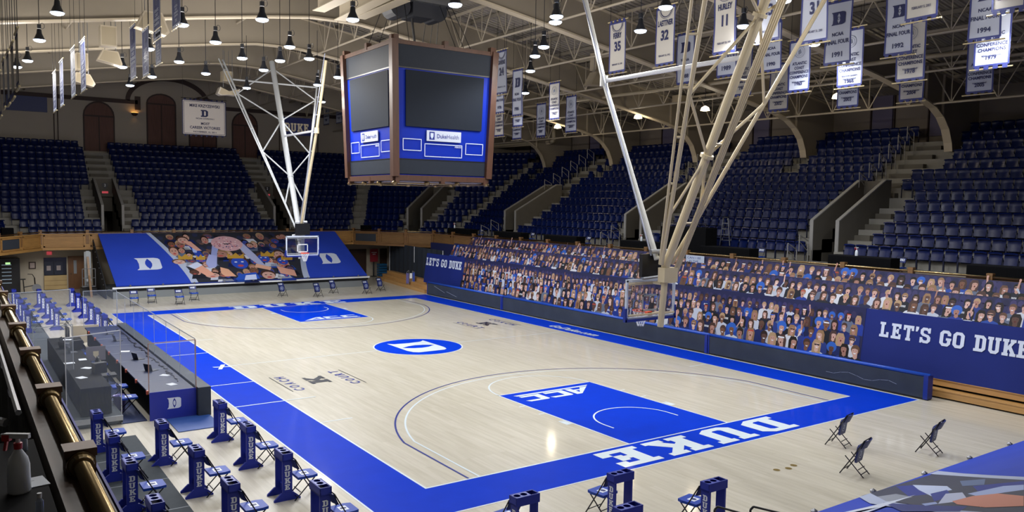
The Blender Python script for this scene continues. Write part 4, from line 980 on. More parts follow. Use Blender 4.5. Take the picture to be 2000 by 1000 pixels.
# ---------------------------------------------------------------- basket supports
def basket(s):
    nm = 'far' if s > 0 else 'near'
    t = thing('basketball_hoop', {'far': 'far glass backboard and hoop hung from white ceiling frame, facing the camera', 'near': 'near backboard and hoop seen from behind, hung from cream ceiling tubes'}[nm], 'basketball hoop', (0, s*13.5, 0), group='suspended basketball hoops')
    Y = lambda y: s*(y-13.5)
    M_ = mat('frame white', 'b4b8bc', .4) if s > 0 else M_CREAM
    sl = .45
    P = lambda x, z, d=0: (x, Y(13.65+sl*(z-4.4)+d), z)
    g = MB(); g.tube((0, Y(13.5), 2.7), P(0, 4.4), .085, 12); g.tube(P(0, 4.3), P(0, 13.9), .11 if s < 0 else .15, 14)
    for z in (7.2, 10.4): g.tube(P(0, z-.04), P(0, z+.04), .17, 14)
    g.build('mast', M_, t, smooth=False)
    for sx in (-1, 1):
        g = MB(); X = lambda z: sx*(.18+.285*(z-4.4))
        g.tube(P(X(4.4), 4.4), P(X(13.7), 13.7), .055, 8); g.tube(P(X(4.4)+sx*.02, 4.4, -.05), P(X(13.7)+sx*.3, 13.7, -.28), .035, 8)
        for i in range(8):
            z = 5.4+1.1*i; e = .28*(z-4.4)/9.3; g.tube(P(X(z), z), P(X(z)+sx*e*1.05, z, -e), .03, 6)
        g.build('ladder_leg', M_, t)
        g = MB()
        for z0, z1 in ((5.7, 7.2), (8.55, 7.2), (8.55, 10.4), (11.8, 10.4), (11.8, 13.5)): g.tube(P(X(z0), z0), P(0, z1), .04, 6)
        g.build('cross_brace', M_, t)
    if s < 0:
        g = MB()
        for i in range(4): g.tube(P(.28+.05*i, 4.2, .1), P(.34+.05*i, 13.4, .1+.04*i), .028, 6)
        for z in (5.5, 7.5, 9.0, 11): g.tube(P(0, z), P(.45, z, .1), .03, 6)
        g.build('conduit', M_CREAM, t)
    g = MB(); g.tube(P(X(12.6), 12.6), P(-X(12.6), 12.6), .05, 8); g.build('top_rail', M_, t)
    g = MB(); g.path([(0, Y(13.3), 4.5), (0, Y(11.0), 9.5), (0, Y(9.75), 12.9)], .075, 10); g.tube((0, Y(11.0), 9.35), (0, Y(11.0), 9.65), .12, 10); g.build('front_strut', mat('soft white paint', 'c6c8c6', .4) if s < 0 else M_CREAM, t)
    g = MB(); g.tube((0, Y(11.0), 9.5), P(0, 9.5), .06, 8); g.build('strut_link', M_WHITE, t)
    g = MB(); g.tube((-.12, Y(13.2), 4.6), (-.12, Y(9.6), 13.2), .025, 6); g.build('hanging_cable', mat('silver grey', '9aa0b5', .35, metal=.5), t)
    # shot clock and motor box
    g = MB(); g.bx(-.4, .4, Y(13.1)-.06, Y(13.1)+.06, 4.02, 4.64); g.build('shot_clock', M_BLK, t)
    g = MB(); g.bx(-.15, .35, Y(13.62)-.12, Y(13.62)+.12, 3.92, 4.3) if s < 0 else g.bx(-.12, .12, Y(13.5)-.1, Y(13.5)+.1, 3.7, 4.2); g.build('motor_box', M_, t)
    g = MB(); g.tube((-.3, Y(13.35), 4.72), (.35, Y(13.35), 4.72), .06, 8); g.tube((-.5, Y(13.3), 4.0), (.4, Y(13.3), 4.05), .04, 6); g.build('camera_mount', M_CHROME if s < 0 else M_WHITE, t)
    # backboard
    yb = 13.106
    b = MB(); b.bx(-.87, .87, Y(yb)-.007, Y(yb)+.007, 2.94, 3.92)
    bb = b.build('glass_backboard', mat('backboard glass', 'dfe8f2', .03, transm=1.0, alpha=.22, spec=.6), t)
    g = MB()
    for q in ((-.92, .92, 2.885, 2.945), (-.92, .92, 3.9, 3.97), (-.92, -.86, 2.9, 3.95), (.86, .92, 2.9, 3.95)): g.bx(q[0], q[1], Y(yb)-.03, Y(yb)+.03, q[2], q[3])
    g.build('board_frame', mat('pale board frame', 'c5cfe0', .4), bb)
    g = MB()
    for q in ((-.305, .305, 3.08, 3.13), (-.305, .305, 3.48, 3.53), (-.305, -.255, 3.08, 3.53), (.255, .305, 3.08, 3.53)): g.bx(q[0], q[1], Y(yb-.011)-.003, Y(yb-.011)+.003, q[2], q[3])
    g.build('target_square', M_WHITE, bb)
    g = MB(); g.bx(-.95, .95, Y(yb)-.045, Y(yb)+.045, 2.83, 2.9); g.bx(-.96, -.9, Y(yb)-.045, Y(yb)+.045, 2.83, 3.2); g.bx(.9, .96, Y(yb)-.045, Y(yb)+.045, 2.83, 3.2); g.build('edge_padding', M_NAVYV, t)
    g = MB(); g.bx(-.86, .86, Y(yb+.06)-.03, Y(yb+.06)+.03, 3.82, 3.89); g.bx(-.86, .86, Y(yb+.06)-.02, Y(yb+.06)+.02, 2.98, 3.03); g.tube((0, Y(yb+.06), 3.0), (0, Y(13.5), 3.1), .04, 6); g.tube((0, Y(yb+.06), 3.86), (0, Y(13.5), 3.86), .04, 6); g.build('rear_bracket', M_, t)
    g = MB(); n = 24
    pts = [(.228*math.cos(2*PI*i/n), Y(12.75)+.228*math.sin(2*PI*i/n), 3.048) for i in range(n+1)]
    g.path(pts, .013, 6); g.bx(-.09, .09, min(Y(12.98), Y(13.09)), max(Y(12.98), Y(13.09)), 2.98, 3.055)
    g.build('rim', mat('orange rim', 'e8502a', .35), t)
    g = MB(); m = 12
    for j in range(5):
        r0, r1 = .22-.028*j, .22-.028*(j+1); z0, z1 = 3.04-.085*j, 3.04-.085*(j+1)
        for i in range(m):
            a0 = 2*PI*(i+.5*(j % 2))/m
            for d_ in (-.5, .5):
                a1 = a0+2*PI*d_/m; g.tube((r0*math.cos(a0), Y(12.75)+r0*math.sin(a0), z0), (r1*math.cos(a1), Y(12.75)+r1*math.sin(a1), z1), .0065, 4, cap=False)
    g.build('net', M_WHITE, t)
basket(1); basket(-1)

# ---------------------------------------------------------------- hanging banners
M_CLOTH = mat('white banner cloth', 'a9afc0', .7); M_CLOTHS = mat('cream banner cloth', 'b2afaa', .7); M_BORD = mat('banner blue border', '27306f', .6); M_INK = mat('banner navy ink', '171f4f', .6)
M_ROD = mat('pale gilt rod', 'b6a77f', .4, metal=.3); M_INKG = mat('grey ink', '6d7488', .6)
ROWX = [(5, 12.7), (7.5, 12.4), (10, 12.1), (13, 11.6), (-7.1, 12.7), (-9.6, 12.4), (-12.1, 12.1), (-14.6, 11.7)]
def hang_banner(px, kind, lines, label, X=None, cloth=None, flip=False, up=True, group=None):
    x0, x1, t0, b0 = px; xm = (x0+x1)/2
    if X is None: X = min(ROWX if xm > 700 else [r for r in ROWX if r[0] < 0], key=lambda r: abs(at(xm, t0, 'x', r[0]).z-r[1]))[0]
    a, b, c = at(x0, (t0+b0)/2, 'x', X), at(x1, (t0+b0)/2, 'x', X), at(xm, b0, 'x', X); tz = at(xm, t0, 'x', X).z
    w_ = abs(a.y-b.y); h_ = tz-c.z; ym = (a.y+b.y)/2; sd = -1 if X > -15.6 else 1
    w_ = max(.55, min(w_, 1.15))
    t = thing('hanging_banner', label, 'banner', (X, ym, c.z), group=group or 'championship and jersey banners hung from the rafters')
    ph = xm*.37
    def fr(u, v, h): return ((-h if X > -15.6 and X > 0 else h if X < -15.6 else -h)+(.028*math.sin(v*2.3+ph)*math.sin(u*3+ph*2) if X > 0 else 0), -(u-w_/2), v)
    cl = cloth or (M_CLOTH if int(xm) % 3 else M_CLOTHS)
    g = MB(); n, m = 6, 10; vs = []
    for j in range(m+1):
        for i in range(n+1): vs.append(fr(w_*i/n, h_*j/m, 0))
    g.add(vs, [(j*(n+1)+i, j*(n+1)+i+1, (j+1)*(n+1)+i+1, (j+1)*(n+1)+i) for j in range(m) for i in range(n)]); g.build('cloth', cl, t, smooth=True)
    g = MB(); e = .05
    def strip(a, b, c_, d_):
        kx = max(1, int((b-a)/.15)); ky = max(1, int((d_-c_)/.15))
        for i in range(kx):
            for j in range(ky): g.flat([(a+(b-a)*i/kx, c_+(d_-c_)*j/ky), (a+(b-a)*(i+1)/kx, c_+(d_-c_)*j/ky), (a+(b-a)*(i+1)/kx, c_+(d_-c_)*(j+1)/ky), (a+(b-a)*i/kx, c_+(d_-c_)*(j+1)/ky)], fr, .008)
    for q in ((0, w_, 0, e), (0, w_, h_-e, h_), (0, e, 0, h_), (w_-e, w_, 0, h_)): strip(*q)
    for i in range(4):
        x = w_*(.04+.26*i)
        for (z0, z1) in ((-.1, 0), (h_, h_+.1)): g.flat([(x, z0), (x+w_*.14, z0), (x+w_*.14, z1), (x, z1)], fr, .008); g.flat([(x, z0), (x+w_*.14, z0), (x+w_*.14, z1), (x, z1)], fr, -.004)
    g.build('blue_border', M_BORD if cloth is None or cloth != M_NAVYC else M_CLOTH, t)
    g = MB(); g.tube(fr(-.1, -.07, 0), fr(w_+.1, -.07, 0), .022, 6); g.tube(fr(-.1, h_+.07, 0), fr(w_+.1, h_+.07, 0), .022, 6); g.build('rod', M_ROD, t)
    g = MB(); zc = ztop(X-XC)+.32; 
    for u in (.05, w_-.05): g.tube(fr(u, h_+.07, 0), (0, -(u-w_/2), zc-c.z), .008, 4)
    g.build('hanging_wire', M_BLK, t)
    ink = M_INK if cloth is None or cloth != M_NAVYC else M_CLOTH
    g = MB()
    if kind == 'jersey':
        ring(g, fr, w_/2, h_-.06, .24, .27, .012, 16, PI, 2*PI, 1.0); ring(g, fr, w_/2, h_-.06, .3, .315, .012, 16, PI, 2*PI, 1.0)
        font_mid(g, lines[0], fr, w_/2, h_*.68, .2, .014, .035, squeeze=.6, maxw=w_*.78)
        font_mid(g, lines[1], fr, w_/2, h_*.42, .36, .014, .04, squeeze=.8, maxw=w_*.6)
        font_mid(g, lines[2], fr, w_/2, h_*.13, .08, .014, .02, squeeze=.7, maxw=w_*.8)
    elif kind == 'four':
        ironD(g, fr, w_*.24, h_*.62, w_*.52, h_*.21, .014, hole=[(.52,.08),(.42,.3),(.42,.7),(.52,.92),(.62,.7),(.62,.3)])
        font_mid(g, 'NCAA', fr, w_/2, h_*.44, h_*.06, .014, .03, maxw=w_*.44, squeeze=1); font_mid(g, 'FINAL FOUR', fr, w_/2, h_*.31, h_*.07, .014, .03, maxw=w_*.86, squeeze=1); font_mid(g, lines[0], fr, w_/2, h_*.1, h_*.085, .014, .03, maxw=w_*.45, squeeze=1)
        ring(g, fr, w_*.51, h_*.725, .035, .05, .016, 10)
    elif kind == 'acc':
        yy = h_*.52
        for tx, hh, ww in zip(['ATLANTIC', 'COAST', 'CONFERENCE', 'CHAMPIONS']+lines[:-1]+[lines[-1]], [.062]*4+[.03]*(len(lines)-1)+[.075], [.66, .46, .86, .82]+[.62]*(len(lines)-1)+[.36]):
            font_mid(g, tx, fr, w_/2, yy, h_*hh, .014, .03, maxw=w_*ww, squeeze=1); yy -= h_*(hh+.027)
        g2 = MB(); ring(g2, fr, w_/2, h_*.78, .2, .215, .014, 24); ring(g2, fr, w_/2, h_*.78, .14, .15, .014, 20); g2.flat([(w_/2-.05, h_*.78-.1), (w_/2+.08, h_*.78-.05), (w_/2+.04, h_*.78+.1), (w_/2-.06, h_*.78+.04)], fr, .014)
        g2.build('round_seal', M_INKG, t)
    if g.v: g.build('lettering', ink, t)
    return t
M_NAVYC = mat('navy banner cloth', '2a3568', .6)
for px, kd, ln, lb in (
    ((970,990,100,182), 'jersey', ['GAVENS','24','FEBRUARY 21, 1996'], 'white jersey banner numbered 24 just right of the scoreboard'),
    ((1190,1222,44,140), 'jersey', ['FERRY','35','FEBRUARY 18, 1989'], 'white jersey banner numbered 35 left of the near hoop tubes'),
    ((1281,1318,15,125), 'jersey', ['LAETTNER','32','FEBRUARY 26, 1992'], 'white jersey banner numbered 32 under a bright pendant lamp'),
    ((1394,1438,-20,102), 'jersey', ['HURLEY','11','FEBRUARY 28, 1993'], 'white jersey banner numbered 11 behind the near hoop tubes'),
    ((1478,1524,-34,78), 'jersey', ['HILL','33','FEBRUARY 27, 1994'], 'white jersey banner numbered 33 behind the thick mast top'),
    ((1565,1618,-45,80), 'jersey', ['BATTIER','31','FEBRUARY 21, 2001'], 'white jersey banner numbered 31, cut by the top edge'),
    ((1770,1836,-110,35), 'jersey', ['WILLIAMS','22','FEBRUARY 5, 2003'], 'white jersey banner dated February 2003 at the top edge'),
    ((1941,2008,-130,18), 'jersey', ['REDICK','4','FEBRUARY 4, 2007'], 'white jersey banner bottom poking in at the top right corner'),
    ((1611,1664,3,123), 'four', ['1991'], 'white final four banner dated 1991, right of the hoop tubes, fully in view'), ((1729,1784,-10,105), 'four', ['1992'], 'white final four banner dated 1992, under the February 2003 jersey banner'),
    ((1893,1958,-45,75), 'four', ['1994'], 'white final four banner dated 1994, nearest the top right corner'), ((1322,1356,66,162), 'four', ['1988'], 'white final four banner dated 1988, crossed by the white link tube'),
    ((1487,1527,45,138), 'four', ['1990'], 'white final four banner dated 1990, behind the hoop tubes'), ((1402,1439,40,148), 'four', ['1989'], 'white final four banner dated 1989, below the number 11 banner'),
    ((1001,1020,137,225), 'four', ['1986'], 'narrow white final four banner, second right of the scoreboard'), ((968,985,150,220), 'four', ['1978'], 'small white banner half hidden behind the scoreboard right edge, upper'),
    ((1541,1582,80,177), 'acc', ['REGULAR SEASON','1965'], 'conference champions banner dated 1965, right of the conduit bundle'), ((1636,1686,58,167), 'acc', ['REGULAR SEASON','TOURNAMENT','1966'], 'conference champions banner dated 1966, above the bluish 2003 banner'),
    ((1751,1808,40,155), 'acc', ['TOURNAMENT','1978'], 'conference champions banner dated 1978, partly behind the 1992 final four banner'), ((1904,1975,15,128), 'acc', ['REGULAR SEASON','1979'], 'conference champions banner dated 1979, near the right edge behind the 1994 banner'),
    ((1435,1469,95,185), 'acc', ['REGULAR SEASON','1964'], 'conference champions banner left of the thick mast'), ((1073,1093,162,232), 'acc', ['REGULAR SEASON','1963'], 'small conference banner dated 1963, between two lower ones'),
    ((1003,1021,180,246), 'acc', ['TOURNAMENT','1960'], 'small conference banner hanging below the 1986 banner'), ((966,984,195,265), 'acc', ['REGULAR SEASON','1958'], 'small conference banner behind the scoreboard right edge, lower'),
    ((1503,1540,125,215), 'acc', ['TOURNAMENT','2002'], 'conference banner dated 2002, crossed by the tubes, lowest left of the 1965 one'), ((1637,1678,110,208), 'acc', ['TOURNAMENT','2003'], 'short bluish conference banner dated 2003, lowest left of the white wall speaker'),
    ((1758,1806,95,195), 'acc', ['REGULAR SEASON','2004'], 'short conference banner dated 2004, hanging below the 1978 one'), ((1888,1942,80,180), 'acc', ['TOURNAMENT','2005'], 'conference banner dated 2005, lowest at the far right'),
    ((1048,1066,203,266), 'acc', ['TOURNAMENT','2000'], 'small pale conference banner, left of the three beyond the scoreboard'), ((1105,1126,188,257), 'acc', ['REGULAR SEASON','2001'], 'small pale conference banner, right of the three beyond the scoreboard'),
    ((1001,1019,210,271), 'acc', ['REGULAR SEASON','1999'], 'lowest small conference banner in the stack right of the scoreboard'),
    ((632,643,187,243), 'acc', ['TOURNAMENT','1988'], 'tiny white banner left of the scoreboard, nearer the far hoop'), ((656,668,180,240), 'acc', ['REGULAR SEASON','1991'], 'tiny white banner touching the scoreboard left edge'),
    ): hang_banner(px, kd, ln, lb, X=(10.5 if px[0] in (632, 656) else None))
LB = ['nearest navy banner seen nearly edge-on at the top left', 'second navy banner edge-on at the top left, beside a lamp', 'navy banner edge-on behind a speaker wedge', 'navy banner edge-on, short one below the nearest', 'long navy banner edge-on hanging beside the wedge speaker', 'fourth edge-on navy banner counted from the left wall sign', 'third edge-on navy banner counted from the left wall sign', 'second edge-on navy banner counted from the left wall sign', 'first edge-on navy banner right of the left wall sign']
for (px, lb) in zip(((297,316,-25,75), (335,354,-20,50), (278,291,57,146), (304,315,60,123), (252,268,50,152), (156,169,80,175), (137,149,96,186), (115,126,120,205), (103,111,142,215)), LB):
    hang_banner(px, 'acc', ['TOURNAMENT', '2006'], lb, cloth=M_NAVYC, group='navy banners at the top left')
LB = ['fifth', 'fourth', 'third', 'second', 'first']
for (px, lb) in zip(((31,36,65,168), (22,27,90,188), (14,18,105,200), (6,9,120,207), (-2,2,145,225)), LB):
    hang_banner(px, 'none', [], 'thin grey banner edge-on at the far left, %s from the picture edge' % lb, X=-14.6, group='edge-on banners at the far left')
# two banners facing the camera at the far end
t = thing('career_banner', 'large white framed career victories banner hanging before the far wall', 'banner')
a, b = at(355, 193, 'y', 26), at(442, 267, 'y', 26); w_, h_ = b.x-a.x, a.z-b.z
fr = lambda u, v, h: (a.x+u*w_, 26-h, b.z+v*h_)
g = MB(); g.prism([(0, 0), (1, 0), (1, 1), (0, 1)], -.02, 0, fr); g.build('sheet', mat('banner grey white', 'd9d2cb', .6), t)
g = MB()
for q in ((0, 1, 0, .02), (0, 1, .98, 1), (0, .02, 0, 1), (.98, 1, 0, 1)): g.flat([(q[0], q[2]), (q[1], q[2]), (q[1], q[3]), (q[0], q[3])], fr, .005)
for q in ((.035, .965, .04, .05), (.035, .965, .95, .96), (.035, .045, .04, .96), (.955, .965, .04, .96)): g.flat([(q[0], q[2]), (q[1], q[2]), (q[1], q[3]), (q[0], q[3])], fr, .005)
for tx, u0, u1, v0, hh in (('MIKE KRZYZEWSKI', .17, .85, .8, .085), ('NCAA DIVISION I', .31, .72, .46, .04), ('MOST', .42, .62, .3, .075), ('CAREER VICTORIES', .17, .86, .18, .08), ('NOVEMBER 15, 2011', .25, .77, .07, .05)): font_text(g, tx, fr, u0, v0, u1-u0, hh, .006, .03)
slab_text(g, 'D', fr, .42, .53, .17, .2, .006)
for i in range(8): g.flat([(.05+i*.12, 1), (.09+i*.12, 1), (.09+i*.12, 1.04), (.05+i*.12, 1.04)], fr, .005); g.flat([(.05+i*.12, -.04), (.09+i*.12, -.04), (.09+i*.12, 0), (.05+i*.12, 0)], fr, .005)
g.build('lettering', M_INK, t)
g = MB()
for u in (.02, .98): g.tube(fr(u, 1.03, 0), (a.x+u*w_, 26, 14.6), .008, 4)
g.tube(fr(-.02, 1.04, 0), fr(1.02, 1.04, 0), .02, 5); g.build('hanging_wire', M_BLK, t)
t = thing('varsity_banner', 'navy banner with cream block letters seen through the far hoop frame', 'banner')
a, b = at(551, 228, 'y', 30), at(608, 266, 'y', 30); w_, h_ = b.x-a.x, a.z-b.z
g = MB(); g.prism([(0, 0), (1, 0), (1, 1), (0, 1)], -.02, 0, fr2 := (lambda u, v, h: (a.x+u*w_, 30-h, b.z+v*h_))); g.build('sheet', mat('navy banner sheet', '1f2a68', .6), t)
g = MB(); slab_text(g, 'DUKE', fr2, .08, .2, .84, .48, .006); g.build('lettering', mat('cream lettering', 'e6dcc0', .6), t)
g = MB(); g.tube(fr2(0, 1, 0), (a.x, 30, 14.4), .01, 4); g.tube(fr2(1, 1, 0), (b.x, 30, 14.4), .01, 4); g.build('hanging_wire', M_BLK, t)

# ---------------------------------------------------------------- speakers hung in the rafters
M_SPK = mat('ivory speaker', 'b5a993', .5)
def spk(px, y, label, poly=None, dep=.5, mt=None, nm='ceiling_speaker'):
    x0, x1, t0, b0 = px; a, b = at(x0, t0, 'y', y), at(x1, b0, 'y', y)
    t = thing(nm, label, 'speaker' if nm == 'ceiling_speaker' else 'panel', (a.x, y, b.z), group='ceiling speakers')
    w_, h_ = b.x-a.x, a.z-b.z; pl = poly or [(0, 0), (1, 0), (1, 1), (0, 1)]
    g = MB(); g.prism([(u*w_, v*h_) for u, v in pl], 0, dep, lambda u, v, h: (u, h, v)); g.build('cabinet', mt or M_SPK, t)
    g = MB(); g.flat([((.5+(u-.5)*.86)*w_, (.5+(v-.5)*.86)*h_) for u, v in pl], lambda u, v, h: (u, -h, v), .006); g.build('grille', mat('taupe grille', 'a3977f', .7), t)
    g = MB(); g.tube((w_*.3, dep/2, h_*.9), (w_*.3, dep/2, 14.2-b.z), .015, 5); g.tube((w_*.7, dep/2, h_*.9), (w_*.7, dep/2, 14.2-b.z), .015, 5); g.build('hanger', M_CHROME, t)
W1 = [(0, .25), (.9, 0), (1, .15), (.78, 1), (.25, 1)]; W2 = [(0, .3), (.86, 0), (.9, .12), (.75, .95), (.2, 1)]
spk((196,229,48,92), 6.4, 'upright ivory box speaker near the top left'); spk((265,332,18,70), 4, 'big ivory wedge speaker behind the edge-on banners', W1); spk((190,245,95,130), 8, 'ivory wedge speaker below the upright box speaker', W2)
spk((149,173,102,138), 10, 'ivory box speaker between edge-on banners at left'); spk((145,187,140,170), 10.5, 'ivory wedge speaker low at left above the brown arch window', [(0, .3), (.9, 0), (1, .2), (.75, .9), (.1, 1)])
spk((1165,1192,102,140), 4, 'ivory box speaker left of the number 35 banner'); spk((1152,1200,138,172), 3.6, 'ivory wedge speaker under the white link tube joint', [(0, 0), (1, .15), (1, .35), (.45, 1), (.25, 1)])
spk((1852,1893,22,63), -9.8, 'white wedge speaker at the upper right', [(0, 0), (1, .12), (.92, .95), (.4, 1)], mt=mat('white speaker', 'c9c3b8', .5)); spk((1325,1349,185,202), 5, 'small flat ivory speaker behind the near hoop tubes')
spk((1808,1838,122,142), -6, 'white box speaker below a grey duct at right', mt=mat('white speaker', 'c9c3b8', .5), dep=1.2)
spk((425,470,168,192), 17, 'pale folded reflector panel beside the far hoop frame', [(0, .3), (.12, .95), (.5, .6), (1, .9), (.8, .2), (.5, .25), (.15, .15)], mt=mat('pale panel', 'b6aea2', .5), nm='reflector_panel'); spk((435,455,138,160), 17.5, 'small ivory box speaker above the folded reflector')

# ---------------------------------------------------------------- pendant lamps
M_SHADE = mat('black lamp shade', '141821', 0.35); M_GLOW = mat('cool lamp glow', 'd6e6ff', 0.5, emit=7.0)
lp = thing('pendant_lamp', 'x', 'pendant lamp')
MB().lathe([(.05, .4), (.075, .38), (.09, .24), (.12, .18), (.18, .04), (.21, 0), (.2, 0), (.16, .05)], 16).build('shade', M_SHADE, lp, smooth=True)
MB().lathe([(0, -.06), (.1, -.055), (.17, -.03), (.2, .02)], 16).build('lit_lens', M_GLOW, lp, smooth=True)
g = MB(); g.bx(-.06, .06, -.05, .05, .42, .56); n = 10
g.path([(.1+.07*math.cos(t_), 0, .52+.1*math.sin(t_)) for t_ in [2*PI*i/n for i in range(n+1)]], .01, 4); g.build('ballast', M_SHADE, lp)
g = MB(); g.tube((0, 0, .5), (0, 0, 2.6), .012, 5); g.build('suspension_cord', M_SHADE, lp); cache(lp)
NUM = ['', 'first', 'second', 'third', 'fourth', 'fifth', 'sixth', 'seventh', 'eighth', 'ninth', 'tenth', 'eleventh', 'twelfth', 'thirteenth', 'fourteenth', 'fifteenth', 'sixteenth', 'seventeenth', 'eighteenth', 'nineteenth']
NUM += ['twentieth']+['twenty-'+q for q in NUM[1:10]]+['thirtieth']+['thirty-'+q for q in NUM[1:10]]+['fortieth']+['forty-'+q for q in NUM[1:10]]
rank = {i: n+1 for n, i in enumerate(sorted(range(len(LAMP_PX)), key=lambda i: LAMP_PX[i][0]))}
for i, p in enumerate(LAMP_AT):
    lb = 'lit black bell pendant lamp, %s from the left of those in view' % NUM[rank[i]] if i < len(LAMP_PX) else 'unseen black bell pendant lamp added for light over the near end, above the picture'
    gp = 'black bell pendant lamps'
    if i == 0: lp.location = p; lp['label'] = lb; lp['group'] = gp; o = lp
    else: o = dup(lp, p, 0.0, lb, gp)
    ld = bpy.data.lights.new('lamp_light', 'SPOT'); ld.energy = LAMP_W*lamp_level(p); ld.spot_size = math.radians(156); ld.spot_blend = .5; ld.shadow_soft_size = .2; ld.color = (.95, .97, 1.0)
    lo = bpy.data.objects.new('lamp_light', ld); COL.objects.link(lo); lo.parent = o; lo.location = (0, 0, -.06)
    ld = bpy.data.lights.new('lamp_fill', 'POINT'); ld.energy = LAMP_W*FILL*(.45 if p.x > 2 else min(1.2, lamp_level(p))); ld.shadow_soft_size = .4; ld.color = (1.0, .95, .88)  # added fill point below each lamp, lifts ceiling and upper stands
    lo = bpy.data.objects.new('lamp_fill', ld); COL.objects.link(lo); lo.parent = o; lo.location = (0, 0, -.3)
# small warm dome lamps over the right stand
M_WARM = mat('warm lamp glow', 'ffe9c0', .5, emit=5.0)
dm = thing('dome_lamp', 'x', 'ceiling lamp'); MB().lathe([(.05, .25), (.2, .16), (.25, 0), (0, -.04)], 14).build('lit_dome', M_WARM, dm); g = MB(); g.tube((0, 0, .2), (0, 0, 1.8), .015, 5); g.build('stem', M_SHADE, dm); cache(dm)
for i, (px, py, lb) in enumerate(((1246, 231, 'warm dome lamp over the right stand, left of the near hoop tubes'), (1377, 216, 'warm dome lamp between the near hoop tubes'), (1636, 192, 'warm dome lamp left of the banner dated 2003'), (1089, 250, 'warm dome lamp below the cream pipe right of the scoreboard'))):
    p = at(px, py, 'x', 18)
    if i == 0: dm.location = p; dm['label'] = lb; dm['group'] = 'warm dome lamps'; o = dm
    else: o = dup(dm, p, 0.0, lb, 'warm dome lamps')
    ld = bpy.data.lights.new('dome_light', 'POINT'); ld.energy = 90; ld.shadow_soft_size = .25; ld.color = (1, .85, .62)
    lo = bpy.data.objects.new('dome_light', ld); COL.objects.link(lo); lo.parent = o; lo.location = (0, 0, -.35)

# cream channel beams under the ridge at the top, left of the hoist
for k_, (a_, b_, lb) in enumerate((((622, 22), (712, -22), 'short cream channel beam at the top edge, leftmost of three'), ((664, 40), (770, -12), 'cream channel beam at the top edge, middle of three'), ((702, 36), (790, 0), 'cream channel beam at the top edge, nearest the hoist'))):
    g = MB(); P_, Q_ = at(*a_, 'z', 13.3), at(*b_, 'z', 13.3); g.bar(P_, Q_, .5, .03); g.bar(P_+Vector((0, 0, .3)), Q_+Vector((0, 0, .3)), .05, .6)
    tag(g.build('channel_beam', mat('cream girder flange', 'b9ad97', .55)), lb, 'beam', 'cream channel beams')
# ---------------------------------------------------------------- folding chairs
M_FR = mat('black chair frame', '14151d', .35, metal=.2); M_BPAD = mat('royal blue vinyl seat', '1440a8', .45, spec=.25); M_BNAVY = mat('navy chair panel', '24306c', .45, spec=.3); M_LBL = mat('white print', 'dfe6f2', .5)
def chair_parts(t, tipped=False, word=True, frm=None):
    frm = frm or M_FR
    for sx in (-1, 1):
        g = MB(); g.tube((sx*.21, .26, 0), (sx*.21, -.02, .45), .013, 6); g.tube((sx*.21, -.02, .45), (sx*.205, -.24, .84), .013, 6); g.build('front_leg', frm, t)
        g = MB(); g.tube((sx*.18, -.25, 0), (sx*.18, .17, .42), .012, 6); g.build('rear_leg', frm, t)
    g = MB(); g.tube((-.21, .2, .1), (.21, .2, .1), .01, 6); g.tube((-.18, -.2, .07), (.18, -.2, .07), .01, 6); g.tube((-.18, -.13, .16), (.18, -.13, .16), .01, 6); g.tube((-.205, -.24, .84), (.205, -.24, .84), .012, 6); g.build('cross_bar', frm, t)
    g = MB(); nb = 6; vs = []
    for (z, y) in ((.64, -.155), (.84, -.245)):
        for i in range(nb+1):
            u = i/nb-.5
            for dy in (0, -.02): vs.append((u*.4, y-.05*(1-4*u*u)+dy, z))
    fs = []; K_ = 2*(nb+1)
    for i in range(nb):
        a = 2*i; fs += [(a, a+2, K_+a+2, K_+a), (a+1, K_+a+1, K_+a+3, a+3), (K_+a, K_+a+2, K_+a+3, K_+a+1), (a, a+1, a+3, a+2)]
    g.add(vs, fs); bp = g.build('back_panel', M_BNAVY, t)
    f_ = lambda u, v, h: (-u, -.155-.45*(v-.64)-.05*(1-4*(u/.4)**2)+.004+h, v)
    if word:
        g = MB(); slab_text(g, 'DUKE', f_, -.13, .70, .26, .085, .002); g.build('back_lettering', M_LBL, bp)
    if not tipped:
        g = MB(); q = [(-.19,-.17),(.19,-.17),(.2,.1),(.17,.2),(-.17,.2),(-.2,.1)]; q = [(a*1.1, b*1.12) for a, b in q]; g.prism(q, .425, .475, None); p_ = g.build('seat', M_BPAD, t)
        g = MB(); g.flat([(-.1,-.075),(.1,-.075),(.1,.085),(-.1,.085)], lambda u, v, h: (u, v, h), .477); g.flat([(-.07,-.0),(.07,-.0),(.07,.02),(-.07,.02)], lambda u, v, h: (u, v, h), .478); g.build('seat_label', M_LBL, p_)
        g = MB(); g.flat([(-.03,-.05),(.03,-.05),(.05,.0),(.03,.06),(-.03,.06),(-.05,.0)], lambda u, v, h: (u, v, h), .479); g.build('seat_emblem', M_BNAVY, p_)
    else:
        g = MB(); A = .14
        f2 = lambda u, v, h: (u, -.06-math.sin(A)*v+h*math.cos(A), .3+math.cos(A)*v+h*math.sin(A))
        q = [(-.17,0),(.17,0),(.19,.06),(.19,.36),(.15,.4),(-.15,.4),(-.19,.36),(-.19,.06)]; g.prism(q, -.02, .025, f2); p_ = g.build('tipped_seat', M_BNAVY, t)
        for hh in (-.024, .029):
            g = MB(); ring(g, f2, 0, .2, .1, .118, hh, 20); slab_text(g, 'D', f2, -.05, .14, .1, .12, hh); g.build('round_emblem', mat('grey print', 'a9b6d6', .5), p_)
ch_open = thing('folding_chair', 'x', 'chair'); chair_parts(ch_open); cache(ch_open)
ch_tip = thing('folding_chair', 'x', 'chair'); chair_parts(ch_tip, tipped=True); cache(ch_tip)
used_ = {'o': False, 't': False}
